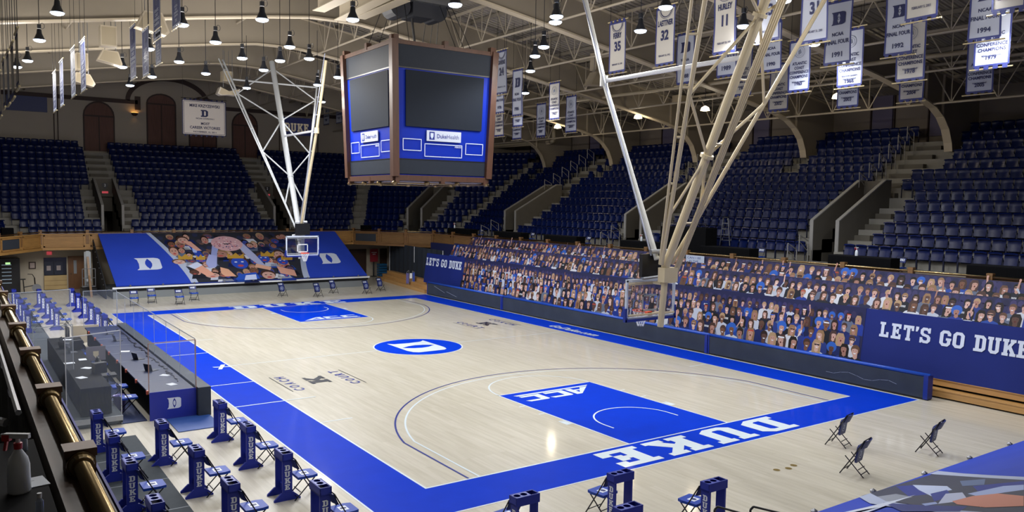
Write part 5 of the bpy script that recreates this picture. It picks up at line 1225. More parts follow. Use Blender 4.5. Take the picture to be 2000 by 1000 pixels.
def put_chair(kind, x, y, rz, label, group, z=0):
    src = ch_open if kind == 'o' else ch_tip
    if not used_[kind]:
        used_[kind] = True; src.location = (x, y, z); src.rotation_euler = (0, 0, rz); src['label'] = label; src['group'] = group; return src
    return dup(src, (x, y, z), rz, label, group)
# local +Y is the way the chair faces
FL = ['leftmost', 'second', 'third', 'fourth']
for i, (x, y) in enumerate(((-7.6, 18.3), (-6.55, 19.1), (-5.35, 17.8), (-4.25, 19.2))): put_chair('o', x, y, PI+.06*(i-1), 'open folding chair, %s from the left of those before the slanted banner' % FL[i], 'chairs behind the far baseline')
for i, (x, y) in enumerate(((.85, 18.8), (2.65, 17.6), (4.2, 18.9), (5.95, 17.7), (7.45, 18.8))): put_chair('t', x, y, PI+.25, 'tipped navy folding chair behind the far baseline, %s from the right' % ['fifth', 'fourth', 'third', 'second', 'first'][i], 'chairs behind the far baseline')
for x, y, lb in ((2.62, -17.2, 'tipped navy folding chair nearest the word painted on the near baseline'), (.98, -18.65, 'tipped navy folding chair standing closest to the slanted banner at bottom right'), (4.0, -18.75, 'tipped navy folding chair standing farthest right behind the near baseline')): put_chair('t', x, y, .2, lb, 'chairs behind the near baseline')

# ---------------------------------------------------------------- cup-holder stands
M_ST = mat('indigo painted wood', '2836a0', .5, spec=.25); M_STD = mat('stand recess', '0c1030', .7)
def stand_parts(t):
    L_ = .5; W_ = .22
    g = MB()
    for (a, b, c, d) in ((-W_/2, W_/2, -L_/2, -L_/2+.02), (-W_/2, W_/2, L_/2-.02, L_/2), (-W_/2, -W_/2+.02, -L_/2, L_/2), (W_/2-.02, W_/2, -L_/2, L_/2)): g.bx(a, b, c, d, .8, .955)
    g.bx(-W_/2, W_/2, -L_/2, L_/2, .8, .83); tb = g.build('top_box', M_ST, t)
    # lid with two cup holes and an open tray
    loops = [[(-W_/2, -L_/2), (W_/2, -L_/2), (W_/2, L_/2), (-W_/2, L_/2)], ell(0, .165, .062, .062, 16), ell(0, .02, .062, .062, 16), [(-.085, -.225), (.085, -.225), (.085, -.075), (-.085, -.075)]]
    vs, ts = tess(loops); g = MB(); g.add([(a, b, .955) for a, b in vs], list(ts)); g.build('lid', mat('indigo lid', '2b3fa8', .4), tb)
    MB().bx(-W_/2+.02, W_/2-.02, -L_/2+.02, L_/2-.02, .83, .86).build('tray_floor', M_STD, tb)
    for sy in (-1, 1):
        y = sy*(L_/2-.045); g = MB(); g.bx(-.1, .1, y-.018, y+.018, .1, .8); lg = g.build('leg_panel', M_ST, t)
        g = MB(); g.prism([(-.27, 0), (.27, 0), (.27, .03), (.12, .16), (-.12, .16), (-.27, .03)], y-.022, y+.022, lambda u, v, h: (u, h, v)); g.build('foot', M_ST, t)
        g = MB(); fr = lambda u, v, h: (-sy*u, y+sy*(.019+h), v); slab_text(g, 'DUKE', fr, -.055, .22, .11, .52, .002, vertical=True); g.build('lettering', M_LBL, lg)
    MB().bx(-.015, .015, -L_/2+.05, L_/2-.05, .12, .26).build('stretcher', M_ST, t)
sp_ = thing('cup_holder_stand', 'x', 'stand'); stand_parts(sp_); cache(sp_); st_used = False
def put_stand(x, y, rz, label, group, z=0.0):
    global st_used
    if not st_used: st_used = True; sp_.location = (x, y, z); sp_.rotation_euler = (0, 0, rz); sp_['label'] = label; sp_['group'] = group
    else: dup(sp_, (x, y, z), rz, label, group)
ON = ['first', 'second', 'third', 'fourth', 'fifth', 'sixth']
MZ = .03
def pair(x, y, lb, z=0.0, dx=.36, dy=.05, chair=True, gp='indigo cup-holder stands beside the bench chairs'):
    put_stand(x, y+.2, 0.0, 'indigo wooden cup-holder stand, '+lb, gp, z)
    if chair: put_chair('o', x+dx, y+dy, -PI/2, 'blue-seated folding chair beside the stand, '+lb, 'bench chairs beside the stands', z)
for i, y in enumerate((-8.35, -10.6, -12.6, -14.9)): pair(-13.0, y, '%s on the grey mats from the plexiglass' % ON[i], MZ if i else 0)
for i, (x, y) in enumerate(((-11.9, -10.0), (-11.72, -12.35), (-11.68, -14.6))): pair(x, y, '%s in the middle column at the near end' % ON[i])
for i, (x, y) in enumerate(((-10.31, -8.87), (-10.33, -11.2), (-10.3, -13.45), (-10.38, -15.6))): pair(x, y, '%s behind the near left border stripe' % ON[i])
for i, y in enumerate((19.7, 17.2, 14.75, 12.55, 10.5, 8.4)): pair(-10.45, y, '%s from the far end, column nearest the court' % ON[i])
for i, y in enumerate((20.0, 17.85, 15.5, 13.35, 11.5)): pair(-11.96, y, '%s from the far end, middle far column' % ON[i])
for i, y in enumerate((20.3, 17.8, 15.3, 13.05, 11.0)): pair(-13.1, y, '%s from the far end, rail-side column' % ON[i], MZ)
for x, y, lb in ((-7.6, -17.75, 'leftmost along the bottom edge of the picture'), (-5.4, -17.8, 'behind the near baseline, left of the bottom middle'), (-6.45, -19.1, 'cut by the bottom edge, in front of another'), (-4.25, -19.05, 'rightmost along the bottom edge')):
    put_stand(x, y, PI/2, 'indigo wooden cup-holder stand, '+lb, 'indigo cup-holder stands beyond the near baseline')
    put_chair('o', x-.05, y+.42, 0.15, 'blue-seated folding chair at the stand '+lb, 'chairs at the near baseline stands')
# mats
M_MAT = mat('charcoal carpet tile', '3a4148', .9, noise=.06, nscale=8)
def mat_thing(x0, x1, y0, y1, lb, m=M_MAT, z=.028, n=1):
    t = thing('floor_mat', lb, 'mat', ((x0+x1)/2, (y0+y1)/2, 0), group='floor mats')
    hx_, hy_ = (x1-x0)/2, (y1-y0)/2; MB().bx(-hx_, hx_, -hy_, hy_, 0.001, z).build('mat_sheet', m, t)
    if n > 1:
        g = MB()
        for i in range(1, n): y = -hy_+2*hy_*i/n; g.bx(-hx_, hx_, y-.012, y+.012, z, z+.002)
        g.build('seam_tape', mat('pale seam', '8a9099', .7), t)
mat_thing(-13.42, -12.02, -22, -7.3, 'charcoal mat strip under the near left stands', n=8); mat_thing(-14.6, -13.46, -22, -5.9, 'narrow charcoal mat strip against the brass-railed balcony wall', n=8)
mat_thing(-13.9, -12.45, 6.6, 23.3, 'long charcoal mat strip under the far left stands', n=7)
mat_thing(-11.05, -9.95, -7.55, -6.15, 'small blue mat at the near end of the scorer table', mat('blue mat', '22488f', .6), .02)
mat_thing(-12.15, -11.5, -6.0, 7.6, 'blue carpet strip under the chairs behind the scorer table', mat('dark blue mat', '1e2f5c', .8), .02)

# ---------------------------------------------------------------- scorer's table with plexiglass
M_PLEX = mat('clear plexiglass', 'b8c4d8', .03, transm=0.0, alpha=.07, spec=.6); M_PEDGE = mat('plexiglass edge', 'b4bcc8', .2, alpha=.75)
t = thing('scorers_table', 'long dark blue scorer table with a blue emblem panel at its near end', 'table', (-10.85, 0, 0))
y0, y1 = -6.05, 6.7
MB().bx(-.58, .58, y0, y1, .7, .74).build('table_top', mat('dark blue table top', '15244a', .5), t)
MB().bx(-.5, .5, y0+.03, y1, .02, .7).build('black_skirt', M_BLACK, t)
p_ = MB().bx(-.6, .6, y0-.03, y0, .0, .77).build('end_panel', mat('royal blue panel', '2532a0', .4), t)
g = MB(); fr = lambda u, v, h: (u, y0-.03-h, v); ironD(g, fr, -.16, .27, .36, .3, .004, hole=[(.52,.04),(.42,.28),(.39,.5),(.42,.72),(.52,.96),(.62,.72),(.65,.5),(.62,.28)]); g.build('panel_emblem', M_LBL, p_)
g = MB(); g.flat(ell(.027, .42, .03, .07, 12), fr, .004); g.build('panel_emblem', M_LBL, p_)
g = MB()
for i in range(1, 8): y = y0+i*1.6; g.bx(-.58, .5, y-.01, y+.01, .74, .743)
g.build('seam', mat('pale seam', '8a9099', .7), t)
g = MB()
for i in range(8): y = y0+.3+i*1.6; g.bx(-.62, -.56, y-.04, y+.04, .66, .76)
g.build('orange_clamp', mat('coral clamp', 'c4604a', .5), t)
tag(MB().bx(-10.24, -9.9, y0-.2, y1+.2, .0, .8).build('courtside_pad', M_PADGREY), 'dark slate padded box running along the court side of the scorer table', 'pad')
def plexi(pts, z0, z1, lb, posts=True, edge=None, n=1):
    (xa, ya), (xb, yb) = pts
    t = thing('plexiglass_screen', lb, 'screen', ((xa+xb)/2, (ya+yb)/2, z0), group='plexiglass screens')
    P0 = Vector(((xa-xb)/2, (ya-yb)/2, 0)); P1 = -P0; d = (P1-P0).normalized()
    g = MB(); g.bar(P0+Vector((0, 0, (z1-z0)/2)), P1+Vector((0, 0, (z1-z0)/2)), .008, z1-z0); g.build('clear_sheet', M_PLEX, t)
    g = MB(); g.bar(P0+Vector((0, 0, z1-z0)), P1+Vector((0, 0, z1-z0)), .02, .02)
    for i in range(n+1):
        q = P0.lerp(P1, i/n); g.bar(q, q+Vector((0, 0, z1-z0)), .02 if i in (0, n) else .012, .02 if i in (0, n) else .012, (1, 0, 0))
    g.build('edge_strip', edge or M_PEDGE, t)
    g = MB()
    for i in range(n+1):
        q = P0.lerp(P1, i/n)
        for f in (.2, .75): g.lathe([(0, -.02), (.022, 0), (0, .02)], 6, (q.x, q.y, (z1-z0)*f))
    g.build('bolt', M_CHROME, t)
plexi(((-10.25, -6.0), (-10.25, 6.6)), .78, 2.12, 'long clear screen between the scorer table and the court', n=7)
plexi(((-11.46, -6.07), (-10.25, -6.07)), .74, 2.1, 'clear screen across the near end of the scorer table', edge=mat('bronze edge', 'a58070', .4))
plexi(((-11.46, 6.68), (-10.25, 6.68)), .74, 2.2, 'clear screen across the far end of the scorer table')
plexi(((-13.46, -6.6), (-12.12, -5.98)), .0, 2.5, 'tall clear screen nearest the camera before the press table', edge=mat('white edge', 'bfc2ca', .4))
plexi(((-13.9, -3.2), (-12.9, -3.0)), .26, 2.3, 'clear screen behind the nearest tall one, beside the press table'); plexi(((-13.9, 9.0), (-11.6, 9.6)), .0, 2.0, 'tall clear screen at the far end of the press riser')
# riser and press table
t = thing('riser_platform', 'low charcoal riser with a silver front edge under the press table', 'platform', (-13.2, 0, 0))
MB().bx(-1.2, 1.1, -6.0, 6.0, .05, .25).build('deck', M_MAT, t); MB().bx(-1.2, 1.1, -6.05, -6.0, .12, .25).build('silver_edge', mat('silver edge', 'a9adb5', .35, metal=.5), t)
g = MB()
for y in (-5.9, 0, 5.9):
    for x in (-1.1, 1.0): g.bx(x-.03, x+.03, y-.03, y+.03, 0, .06)
g.build('foot', M_BLK, t)
def cloth_table(x0, x1, y0, y1, z0, z1, lb, gp, m=M_BLACK):
    cx, cy = (x0+x1)/2, (y0+y1)/2; hx_, hy_ = (x1-x0)/2, (y1-y0)/2
    t = thing('draped_table', lb, 'table', (cx, cy, z0), group=gp)
    MB().bx(-hx_, hx_, -hy_, hy_, z1-z0-.03, z1-z0).build('table_top', mat('black table cover', '121317', .85, spec=.15), t)
    g = MB(); n = int((4*(hx_+hy_))/.09); P = []
    per = [(-hx_, -hy_), (hx_, -hy_), (hx_, hy_), (-hx_, hy_), (-hx_, -hy_)]
    for a, b in zip(per[:-1], per[1:]):
        L_ = math.hypot(b[0]-a[0], b[1]-a[1]); k = max(3, int(L_/.09))
        for i in range(k): P.append((a[0]+(b[0]-a[0])*i/k, a[1]+(b[1]-a[1])*i/k))
    vs = []; N = len(P)
    for i, (x, y) in enumerate(P):
        e = 1+.02*math.sin(i*1.9)/max(.3, hx_); vs += [(x, y, z1-z0-.015), (x*(1+.03*math.sin(i*1.9)/max(hx_, .3)*.3)+.01, y*(1+.01*math.sin(i*1.3)), .02)]
    g.add(vs, [(2*i, 2*((i+1) % N), 2*((i+1) % N)+1, 2*i+1) for i in range(N)]); g.build('draped_skirt', m, t)
    return t
cloth_table(-13.05, -12.33, -5.75, 3.0, .25, 1.0, 'long black draped press table on the riser behind the screens', 'black draped tables')
def simple(nm, cat, lb, parts, loc, rz=0, gp=None):
    t = thing(nm, lb, cat, loc, rz, gp)
    for pn, fn, m in parts: g = MB(); fn(g); g.build(pn, m, t)
    return t
M_PAPER = mat('paper', 'd5dbe4', .6); M_LAP = mat('laptop grey', '3b3e46', .4)
def laptop(x, y, z, rz, lb):
    simple('laptop', 'laptop', lb, [('keyboard_base', lambda g: g.bx(-.16, .16, -.11, .11, 0, .015), M_LAP), ('screen_lid', lambda g: g.bar((0, .11, .015), (0, .17, .22), .32, .01, (0, 1, 0)), M_BLK)], (x, y, z), rz, 'laptops on the tables')
for i, (x, y) in enumerate(((-12.62, 1.6), (-12.6, -.2), (-12.7, .8))): laptop(x, y, 1.0, 1.2+i*.5, 'open laptop on the black press table, %s from the far end' % ['first', 'third', 'second'][i])
for i, y in enumerate((4.6, 2.9, -1.0, -3.0)): laptop(-10.8, y, .74, 1.5+.2*i, 'open laptop on the scorer table, %s from the far end' % ON[i])
for i, (x, y, z) in enumerate(((-12.5, -1.6, 1.0), (-12.85, -4.3, 1.0), (-12.55, -3.0, 1.0), (-12.5, 2.4, 1.0), (-12.9, -2.0, 1.0))):
    o = MB(); o.box((0, 0, .003), (.21, .28, .004), .4*i); o = o.build('paper_sheet', M_PAPER); o.location = (x, y, z); tag(o, 'white paper sheet on the black press table, %s of five' % ['middle', 'nearest', 'second nearest', 'farthest', 'leftmost'][i], 'paper', 'papers on the press table')
for i, (x, y, z) in enumerate(((-10.7, -5.2, .74), (-10.6, -3.9, .74), (-10.95, .6, .74))):
    o = MB(); o.box((0, 0, .003), (.21, .28, .004), .5*i+.3); o = o.build('paper_sheet', M_PAPER); o.location = (x, y, z); tag(o, 'white paper sheet on the scorer table, %s from its near end' % ON[i], 'paper', 'papers on the scorer table')
for i, (x, y, z, s) in enumerate(((-12.35, -3.9, 1.0, .17), (-12.45, .3, 1.0, .16))):
    g = MB(); g.bx(-s, s, -.1, .1, 0, .3); o = g.build('equipment_case', M_BLK); o.location = (x, y, z+.001); o.rotation_euler = (0, 0, .3); tag(o, ['dark monitor box at the near right corner of the press table', 'dark monitor box midway along the press table'][i], 'box')
g = MB(); rnd = random.Random(3)
for i in range(9):
    y = -5.0+i*1.15; pts = [(-10.45+rnd.uniform(-.08, .08), y+j*.22, .76+.015*(j % 2)) for j in range(7)]; g.path(pts, .012, 5)
tag(g.build('black_cables', M_BLK), 'tangle of black cables lying along the court side of the scorer table', 'cables', kind='stuff')
for i, y in enumerate((5.6, 4.9, -1.8)):
    simple('office_chair', 'chair', 'black mesh office chair behind the scorer table, %s from its far end' % ON[i], [('seat', lambda g: g.bx(-.24, .24, -.24, .24, .42, .5), M_BLK), ('backrest', lambda g: g.prism([(-.22, .55), (.22, .55), (.24, .95), (.18, 1.05), (-.18, 1.05), (-.24, .95)], -.27, -.23, lambda u, v, h: (u, h, v)), M_BLK), ('pedestal', lambda g: (g.tube((0, 0, .06), (0, 0, .42), .03), g.bar((-.25, 0, .05), (.25, 0, .05), .04, .03), g.bar((0, -.25, .05), (0, .25, .05), .04, .03)), M_CHROME)], (-11.85 if i == 2 else -11.95, y, .02), -PI/2, 'office chairs')
for i, y in enumerate((-5.0, -3.5, .2, 2.2)): put_chair('o', -11.8, y, -PI/2, 'folding chair behind the scorer table, %s from the near end' % ON[i], 'chairs behind the scorer table', .02)
for i, y in enumerate((-4.9, -3.4, -1.4, .6, 2.6)): put_chair('o', -13.65, y, -PI/2, 'folding chair behind the press table on the riser, %s from the near end' % ON[i], 'chairs behind the press table', .25)
simple('waste_bin', 'bin', 'small violet plastic bin on the floor by the press table corner', [('bucket', lambda g: g.lathe([(.13, 0), (.17, .45), (.18, .46), (.15, .44), (.12, .03), (0, .03)], 14), mat('violet plastic', '6e66a8', .4))], (-11.95, -4.6, 0))
simple('podium_sign', 'sign', 'grey emblem placard on a black stand between press and scorer tables', [('placard', lambda g: g.bx(-.28, .28, -.01, .01, .75, 1.2), mat('grey placard', '7a7782', .5)), ('stand', lambda g: (g.tube((0, 0, 0), (0, 0, .8), .02), g.bar((-.25, 0, .02), (.25, 0, .02), .04, .03)), M_BLK), ('cream_shield', lambda g: g.flat([(-.08, 1.05), (.08, 1.05), (.08, .93), (0, .82), (-.08, .93)], lambda u, v, h: (u, -.015, v)), mat('cream', 'd8cdb0', .5))], (-12.0, -.6, 0))
MB_ = simple('beige_partition', 'partition', 'low beige partition between far stands and scorer table', [('board', lambda g: g.bx(-.5, .5, -.03, .03, 0, .7), M_WALLB)], (-11.3, 7.6, 0))

# ---------------------------------------------------------------- near left corner of the picture: draped table, bottle, curtain
t = cloth_table(-17.2, -15.25, -25.6, -22.68, 3.65, 4.42, 'dark draped table in the bottom left corner carrying a spray bottle', 'black draped tables', mat('charcoal cloth', '14161b', .9))
tag(MB().bx(-17.5, -15.3, -27.5, -13, 3.13, 3.65).build('seating_riser', mat('black riser cloth', '121317', .9)), 'concrete riser under the draped table at the bottom left', 'riser')
def bottle(loc, lb, gp, s=1.0):
    t = thing('spray_bottle', lb, 'spray bottle', loc, -.6, gp)
    g = MB(); g.lathe([(0, 0), (.045*s, 0), (.05*s, .01*s), (.048*s, .13*s), (.04*s, .165*s), (.016*s, .205*s), (.014*s, .225*s)], 18); b = g.build('bottle_body', mat('frosted plastic', 'dbe4ee', .3), t, smooth=True)
    g = MB(); g.lathe([(.018*s, .21*s), (.019*s, .238*s), (.008*s, .24*s)], 14); g.build('red_collar', mat('red plastic', 'b8242c', .35), t)
    g = MB(); g.bar((.055*s, 0, .272*s), (-.06*s, 0, .272*s), .022*s, .022*s); g.tube((0, 0, .235*s), (0, 0, .265*s), .01*s, 8); g.tube((-.06*s, 0, .272*s), (-.075*s, 0, .27*s), .012*s, 8); g.build('white_sprayer', M_WHITE, t)
    g = MB(); g.bar((-.05*s, 0, .262*s), (-.062*s, 0, .2*s), .014*s, .012*s, (1, 0, 0)); g.bar((-.035*s, 0, .262*s), (-.07*s, 0, .262*s), .024*s, .03*s); g.build('red_trigger', mat('red plastic', 'b8242c', .35), t)
    g = MB(); g.prism([(-.03*s, .04*s), (.03*s, .04*s), (.03*s, .11*s), (-.03*s, .11*s)], .0, .001, lambda u, v, h: (.0505*s*math.sin(u/.05/s+3.6), -.0505*s*math.cos(u/.05/s+3.6), v)); g.build('grey_label', mat('grey label', '5e6470', .6), t)
    return t
bp_ = at(38, 961, 'z', 4.42); bottle(bp_, 'frosted spray bottle with a red trigger on the dark table at bottom left', None, 1.13)
pa = at(65, 943, 'z', 4.42); o = MB(); o.box((0, 0, .003), (.13, .17, .003), .15); o.box((-.02, .03, .0052), (.05, .02, .001), .15)
o = o.build('paper_card', M_PAPER); o.location = pa; tag(o, 'white printed card lying beside the spray bottle', 'card')
for (px, py, lb) in ((48, 880, 'small clear sanitizer bottle behind the spray bottle'), (78, 1005, 'small clear sanitizer bottle at the bottom edge of the dark table')):
    p = at(px, py, 'z', 4.42); simple('small_bottle', 'bottle', lb, [('body', lambda g: g.lathe([(0, 0), (.018, 0), (.018, .07), (.008, .085)], 10), mat('clear plastic', 'a5b2c6', .15, alpha=.6)), ('cap', lambda g: g.lathe([(.01, .085), (.011, .11), (0, .11)], 10), M_WHITE)], p)
cu = MB(); vs = []; n = 40
for i in range(n+1):
    y = -13.6-(9.0)*i/n; x = -15.33+.03*math.sin(i*1.3); vs += [(x, y, 3.66), (x, y, 4.6)]
cu.add(vs, [(2*i, 2*i+2, 2*i+3, 2*i+1) for i in range(n)]); t = thing('dark_curtain', 'black curtain behind the brass rail at the left edge of the picture', 'curtain'); cu.build('drape', mat('black curtain cloth', '101115', .9), t)
g = MB(); g.tube((-15.33, -13.5, 4.61), (-15.33, -22.7, 4.61), .02, 6); g.build('curtain_rod', M_CHROME, t)
g = MB(); g.tube(at(-30, 815, 'x', -15.5), at(12, 826, 'x', -15.38), .03, 8); tag(g.build('grey_handrail', M_WHITE), 'end of a pale tube handrail at the left edge above the dark table', 'handrail')

# ---------------------------------------------------------------- tables, chairs and bottles on the far and right balcony
def btab(px0, px1, lb, X=13.45):
    a, b = at(px0, 500, 'x', X).y, at(px1, 500, 'x', X).y
    cloth_table(X-.0, X+.65, b, a, WALK, WALK+.93, lb, 'black draped tables on the balcony')
    return a, b
TB = [(874,917,'black draped balcony table just right of the corner, above the low words banner'), (964,1016,'black draped balcony table, third from the far corner'), (1061,1125,'black draped balcony table left of the white hoop strut'), (1210,1290,'black draped balcony table beside the foot of the white strut'), (1367,1463,'black draped balcony table right of the near hoop tubes'), (1617,1740,'black draped balcony table below the numbered stairway'), (1889,2040,'black draped balcony table at the right edge of the picture')]
for i, (a, b, lb) in enumerate(TB):
    ya_, yb2 = btab(a, b, lb); put_chair('o', 14.35, yb2+.2 if i < 6 else ya_-2.0, PI/2, 'folding chair behind the '+['first', 'second', 'third', 'fourth', 'fifth', 'sixth', 'seventh'][i]+' right balcony table from the far corner', 'chairs at the balcony tables', WALK+.1)
for (px0, px1, y, lb) in ((712, 774, 27.55, 'black draped balcony table above the dark panel in the far corner'), (0, 78, 27.0, 'black draped balcony table at the far left')):
    a, b = at(px0, 448, 'y', y), at(px1, 448, 'y', y)
    if px0 == 0: a, b = Vector((-13.3, 24.4, 0)), Vector((-12.3, 26.2, 0))
    x0, x1 = min(a.x, b.x), max(a.x, b.x); cloth_table(x0, x1-.4, y+.1 if px0 else 26.3, (y+.75) if px0 else 27.2, WALK, WALK+.88, lb, 'black draped tables on the balcony')
for i, (px, py, X, lb) in enumerate(((1673, 494, 13.7, 'white spray bottle on the balcony table below the numbered stairway'), (1253, 468, 13.7, 'white spray bottle on the balcony table beside the white strut'), (888, 444, 13.7, 'white spray bottle on the balcony table by the far right corner'))):
    p = at(px, py, 'x', X); p.z = WALK+.931; bottle(p, lb, 'spray bottles on balcony tables', 1.2)
simple('step_ladder', 'ladder', 'grey folding step ladder among the seats right of the near hoop tubes', [('rail', lambda g: (g.tube((0, .25, 0), (0, .12, 1.35), .02, 6), g.tube((0, -.25, 0), (0, -.12, 1.35), .02, 6), g.tube((.5, .25, 0), (.05, .12, 1.35), .018, 6), g.tube((.5, -.25, 0), (.05, -.12, 1.35), .018, 6)), M_CHROME), ('tread', lambda g: [g.bx(-.05, .05, -.2+.02*i, .2-.02*i, .25+.27*i, .28+.27*i) for i in range(4)], M_CHROME), ('top_cap', lambda g: g.bx(-.06, .1, -.14, .14, 1.33, 1.38), M_BLK)], (15.1, -3.0, rowz(1)+.45), .3)
simple('black_cover', 'cover', 'tall black draped camera platform on the balcony behind the near hoop tubes', [('drape', lambda g: g.bx(-.4, .4, -1.45, 1.45, 0, 1.75), M_BLACK), ('rail', lambda g: g.path([(-.4, -1.45, 1.75), (-.4, -1.45, 1.95), (-.4, 1.45, 1.95), (-.4, 1.45, 1.75)], .02, 6), M_BLK)], (13.95, -1.7, WALK))

# ---------------------------------------------------------------- under the balcony at the far end
YC = 28.6
wc = struct(MB().bx(-15.2, 12.95, YC, YC+.2, 0, 2.75).build('wall_concourse', M_WALLB))
struct(MB().bx(-15.4, -15.2, -33, YC, 0, 2.7).build('wall_under_balcony', M_WALLB))
struct(MB().bx(12.75, 12.95, 16, YC, 0, 2.75).build('wall_corner', M_WALLB))
def opening(x0, x1, z0, z1, d, m, parent=wc, nm='recess'): return MB().bx(x0, x1, YC-.02-d, YC-.005, z0, z1).build(nm, m, parent)
v = simple('vending_machine', 'vending machine', 'dark glass-fronted cooler with lit drinks at the far left', [('cabinet', lambda g: g.bx(-.6, .75, -.3, .3, 0, 2.1), M_BLK), ('lit_shelf', lambda g: [g.bx(-.2+.0*i, .3, -.31, -.3, .6+.22*i, .64+.22*i) for i in range(6)], mat('cooler light', '93a6b8', .5, emit=.4)), ('sign_glow', lambda g: g.bx(-.0, .25, -.31, -.3, 1.75, 1.87), mat('green glow', '9fd08a', .5, emit=1.5)), ('lit_button', lambda g: (g.bx(-.52, -.44, -.31, -.3, .62, .74), ), mat('orange glow', 'ff9a40', .5, emit=3)), ('blue_light', lambda g: g.bx(-.3, -.22, -.31, -.3, .72, .8), mat('blue glow', '4a6cff', .5, emit=2))], (-13.1, 28.25, 0))
simple('framed_picture', 'picture', 'small framed picture on the beige wall at far left', [('frame', lambda g: g.bx(-.19, .19, -.03, 0, -.22, .22), M_TRIM), ('print', lambda g: g.bx(-.13, .13, -.035, -.03, -.16, .16), mat('pinkish print', 'b9a8a4', .6))], (-11.65, YC-.01, 1.6))
t = simple('concession_window', 'counter', 'dark serving window with two vending fronts above pale wooden drawers', [('dark_window', lambda g: g.bx(-.63, .63, -.05, 0, .95, 2.05), mat('dark glass', '14161c', .2)), ('vending_front', lambda g: (g.bx(-.6, -.12, -.08, -.05, .98, 1.8), g.bx(-.06, .42, -.08, -.05, .98, 1.8)), mat('dark blue front', '1b2133', .3)), ('vending_label', lambda g: (g.bx(-.48, -.25, -.09, -.08, 1.25, 1.55), g.bx(.07, .3, -.09, -.08, 1.25, 1.55)), mat('faded label', '9a8f8f', .5)), ('wooden_counter', lambda g: g.bx(-.63, .63, -.12, 0, .05, .93), mat('pale maple board', 'b79d6c', .5, noise=.1, nscale=2)), ('drawer_line', lambda g: [g.bx(-.63, .63, -.125, -.12, .3*i, .3*i+.02) for i in (1, 2)], M_OAKD)], (-10.4, YC-.01, 0))
def door(n, x0, x1, m, win=True):
    d = struct(MB().bx(x0, x1, YC-.06, YC-.01, 0, 2.05).build('door_%d' % n, m))
    if win: MB().bx(x0+.25, x0+.42, YC-.075, YC-.06, 1.0, 1.85).build('door_window', mat('pale door glass', '8f949a', .3), d)
    MB().bx(x0+.06, x0+.14, YC-.12, YC-.06, .98, 1.04).build('door_handle', M_BRASS, d)
    g = MB(); g.bx(x0-.06, x0, YC-.07, YC-.01, 0, 2.1); g.bx(x1, x1+.06, YC-.07, YC-.01, 0, 2.1); g.bx(x0-.06, x1+.06, YC-.07, YC-.01, 2.05, 2.12); g.build('door_frame', m, d)
M_DOOR = mat('brown oak door', '6f4a2a', .45, noise=.12, nscale=2, stretch=(4, 1, .5))
door(1, -9.62, -8.72, M_DOOR); door(2, 9.6, 10.9, mat('dark brown door', '3c2a22', .5), False); door(3, 12.2, 12.72, mat('dark brown door', '3c2a22', .5), False)
tag(MB().bx(-10.85, -10.57, YC-.06, YC, 2.24, 2.44).build('exit_sign', M_EXIT), 'red exit sign on the wall above the dark serving window', 'sign')
simple('notice_board', 'sign', 'red notice board on a black post in the far right corner', [('board', lambda g: g.bx(-.33, .33, -.04, 0, 1.15, 2.15), mat('dark red board', '8a1f2e', .5)), ('white_text', lambda g: (g.bx(-.22, .22, -.045, -.04, 1.85, 1.9), g.bx(-.12, .12, -.045, -.04, 1.72, 1.77)), M_LBL), ('post', lambda g: (g.tube((0, .04, 0), (0, .04, 1.2), .06), g.bx(-.2, .2, -.15, .2, 0, .05)), M_BLK)], (11.35, 28.0, 0))
simple('crate_stack', 'rack', 'stack of blue plastic trays beside the red notice board', [('tray', lambda g: [g.bx(-.32, .32, -.25, .25, .05+.2*i, .2+.2*i) for i in range(5)], mat('teal blue plastic', '1f5a86', .4))], (11.95, 27.8, 0))
g_ = simple('exercise_bike', 'exercise bike', 'dark exercise bike by the beige wall at far left', [('frame', lambda g: (g.tube((-.45, 0, .05), (.5, 0, .05), .03), g.tube((-.3, 0, .05), (-.35, 0, .85), .03), g.tube((.3, 0, .1), (.25, 0, .95), .035), g.tube((-.3, 0, .4), (.3, 0, .5), .03), g.tube((-.45, -.2, .03), (-.45, .2, .03), .025), g.tube((.5, -.2, .03), (.5, .2, .03), .025)), M_BLK), ('flywheel', lambda g: g.tube((.35, -.05, .32), (.35, .05, .32), .25, 16), M_CHROME), ('saddle', lambda g: g.box((-.36, 0, .88), (.28, .16, .06)), M_BLK), ('handlebar', lambda g: g.path([(.25, 0, .95), (.15, .12, 1.15), (-.1, .14, 1.17)], .02, 6), M_BLK)], (-11.9, 27.2, 0), .0)
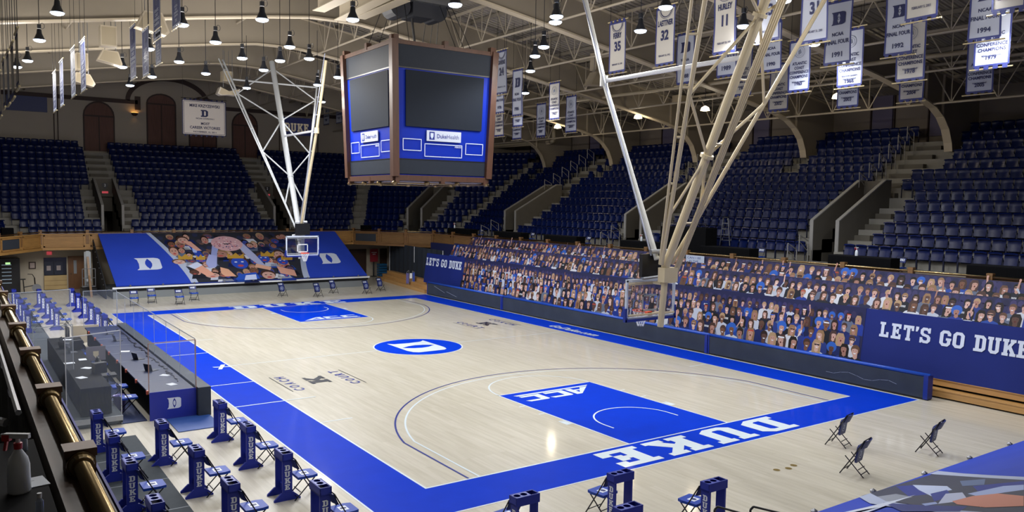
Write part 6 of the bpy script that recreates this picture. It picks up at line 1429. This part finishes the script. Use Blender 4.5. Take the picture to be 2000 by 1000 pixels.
g_ = simple('personnel_lift', 'lift', 'tall grey personnel lift parked beside the wooden door at far left', [('base', lambda g: g.bx(-.4, .4, -.5, .5, .05, .45), M_BLK), ('mast', lambda g: (g.bx(-.18, .18, .1, .3, .4, 2.6), g.bx(-.1, .1, .05, .12, 1.8, 2.65)), mat('pale grey mast', '9ba0a4', .4)), ('basket_frame', lambda g: (g.path([(-.35, -.3, .5), (-.35, -.3, 1.6), (.35, -.3, 1.6), (.35, -.3, .5)], .025, 6), g.path([(-.35, -.3, 1.05), (.35, -.3, 1.05)], .02, 6), g.bx(-.35, .35, -.3, .1, .5, .56)), M_CHROME), ('warning_plate', lambda g: g.bx(-.12, .12, -.33, -.32, .85, 1.0), M_LBL)], (-9.0, 24.9, 0))
def crutch(x, lb, col): pass
simple('chair_cart', 'cart', 'upright folded medical chair cart by the dark curtain, far right corner', [('steel_tube', lambda g: (g.path([(-.3, 0, 0), (-.25, 0, 1.1), (-.12, 0, 1.2), (-.1, 0, .1)], .02, 6), g.path([(.3, 0, .1), (.25, 0, 1.1), (.12, 0, 1.15), (.1, 0, .1)], .02, 6), g.tube((-.3, 0, .45), (.3, 0, .45), .015)), M_CHROME), ('purple_pad', lambda g: g.bx(-.3, -.12, -.04, .04, .3, 1.0), mat('purple pad', '5a5590', .5)), ('blue_pad', lambda g: g.bx(.14, .28, -.04, .04, .35, 1.05), mat('royal pad', '2342a0', .5)), ('white_pad', lambda g: g.bx(-.06, .1, -.03, .03, .65, 1.0), M_WHITE)], (10.1, 19.6, 0), -.5)

# small black rail loops poking in at the bottom edge
g = MB(); ps = [at(1397, 1012, 'z', .6), at(1397, 988, 'z', .9), at(1440, 1004, 'z', .85)]
for a_, b_ in (((1396, 1030), (1450, 1010)), ((1466, 1030), (1530, 1012))):
    p0 = at(a_[0], 990, 'z', .85); p1 = at(b_[0]+10, 1006, 'z', .85)
    g.path([(p0.x, p0.y, 0), (p0.x, p0.y, .8), (p0.x+.05, p0.y-.02, .85), (p1.x, p1.y, .85), (p1.x, p1.y, 0)], .02, 8)
tag(g.build('black_rail', M_BLK), 'low black tube rail poking up at the bottom edge right of the stands', 'rail')
g = MB(); g.bx(-14.66, -14.64, -33, 20.5, 3.1, 3.62); tag(g.build('blue_valance', mat('blue valance', '3a3f9a', .6)), 'thin blue fabric strip along the court face of the left balcony', 'valance')
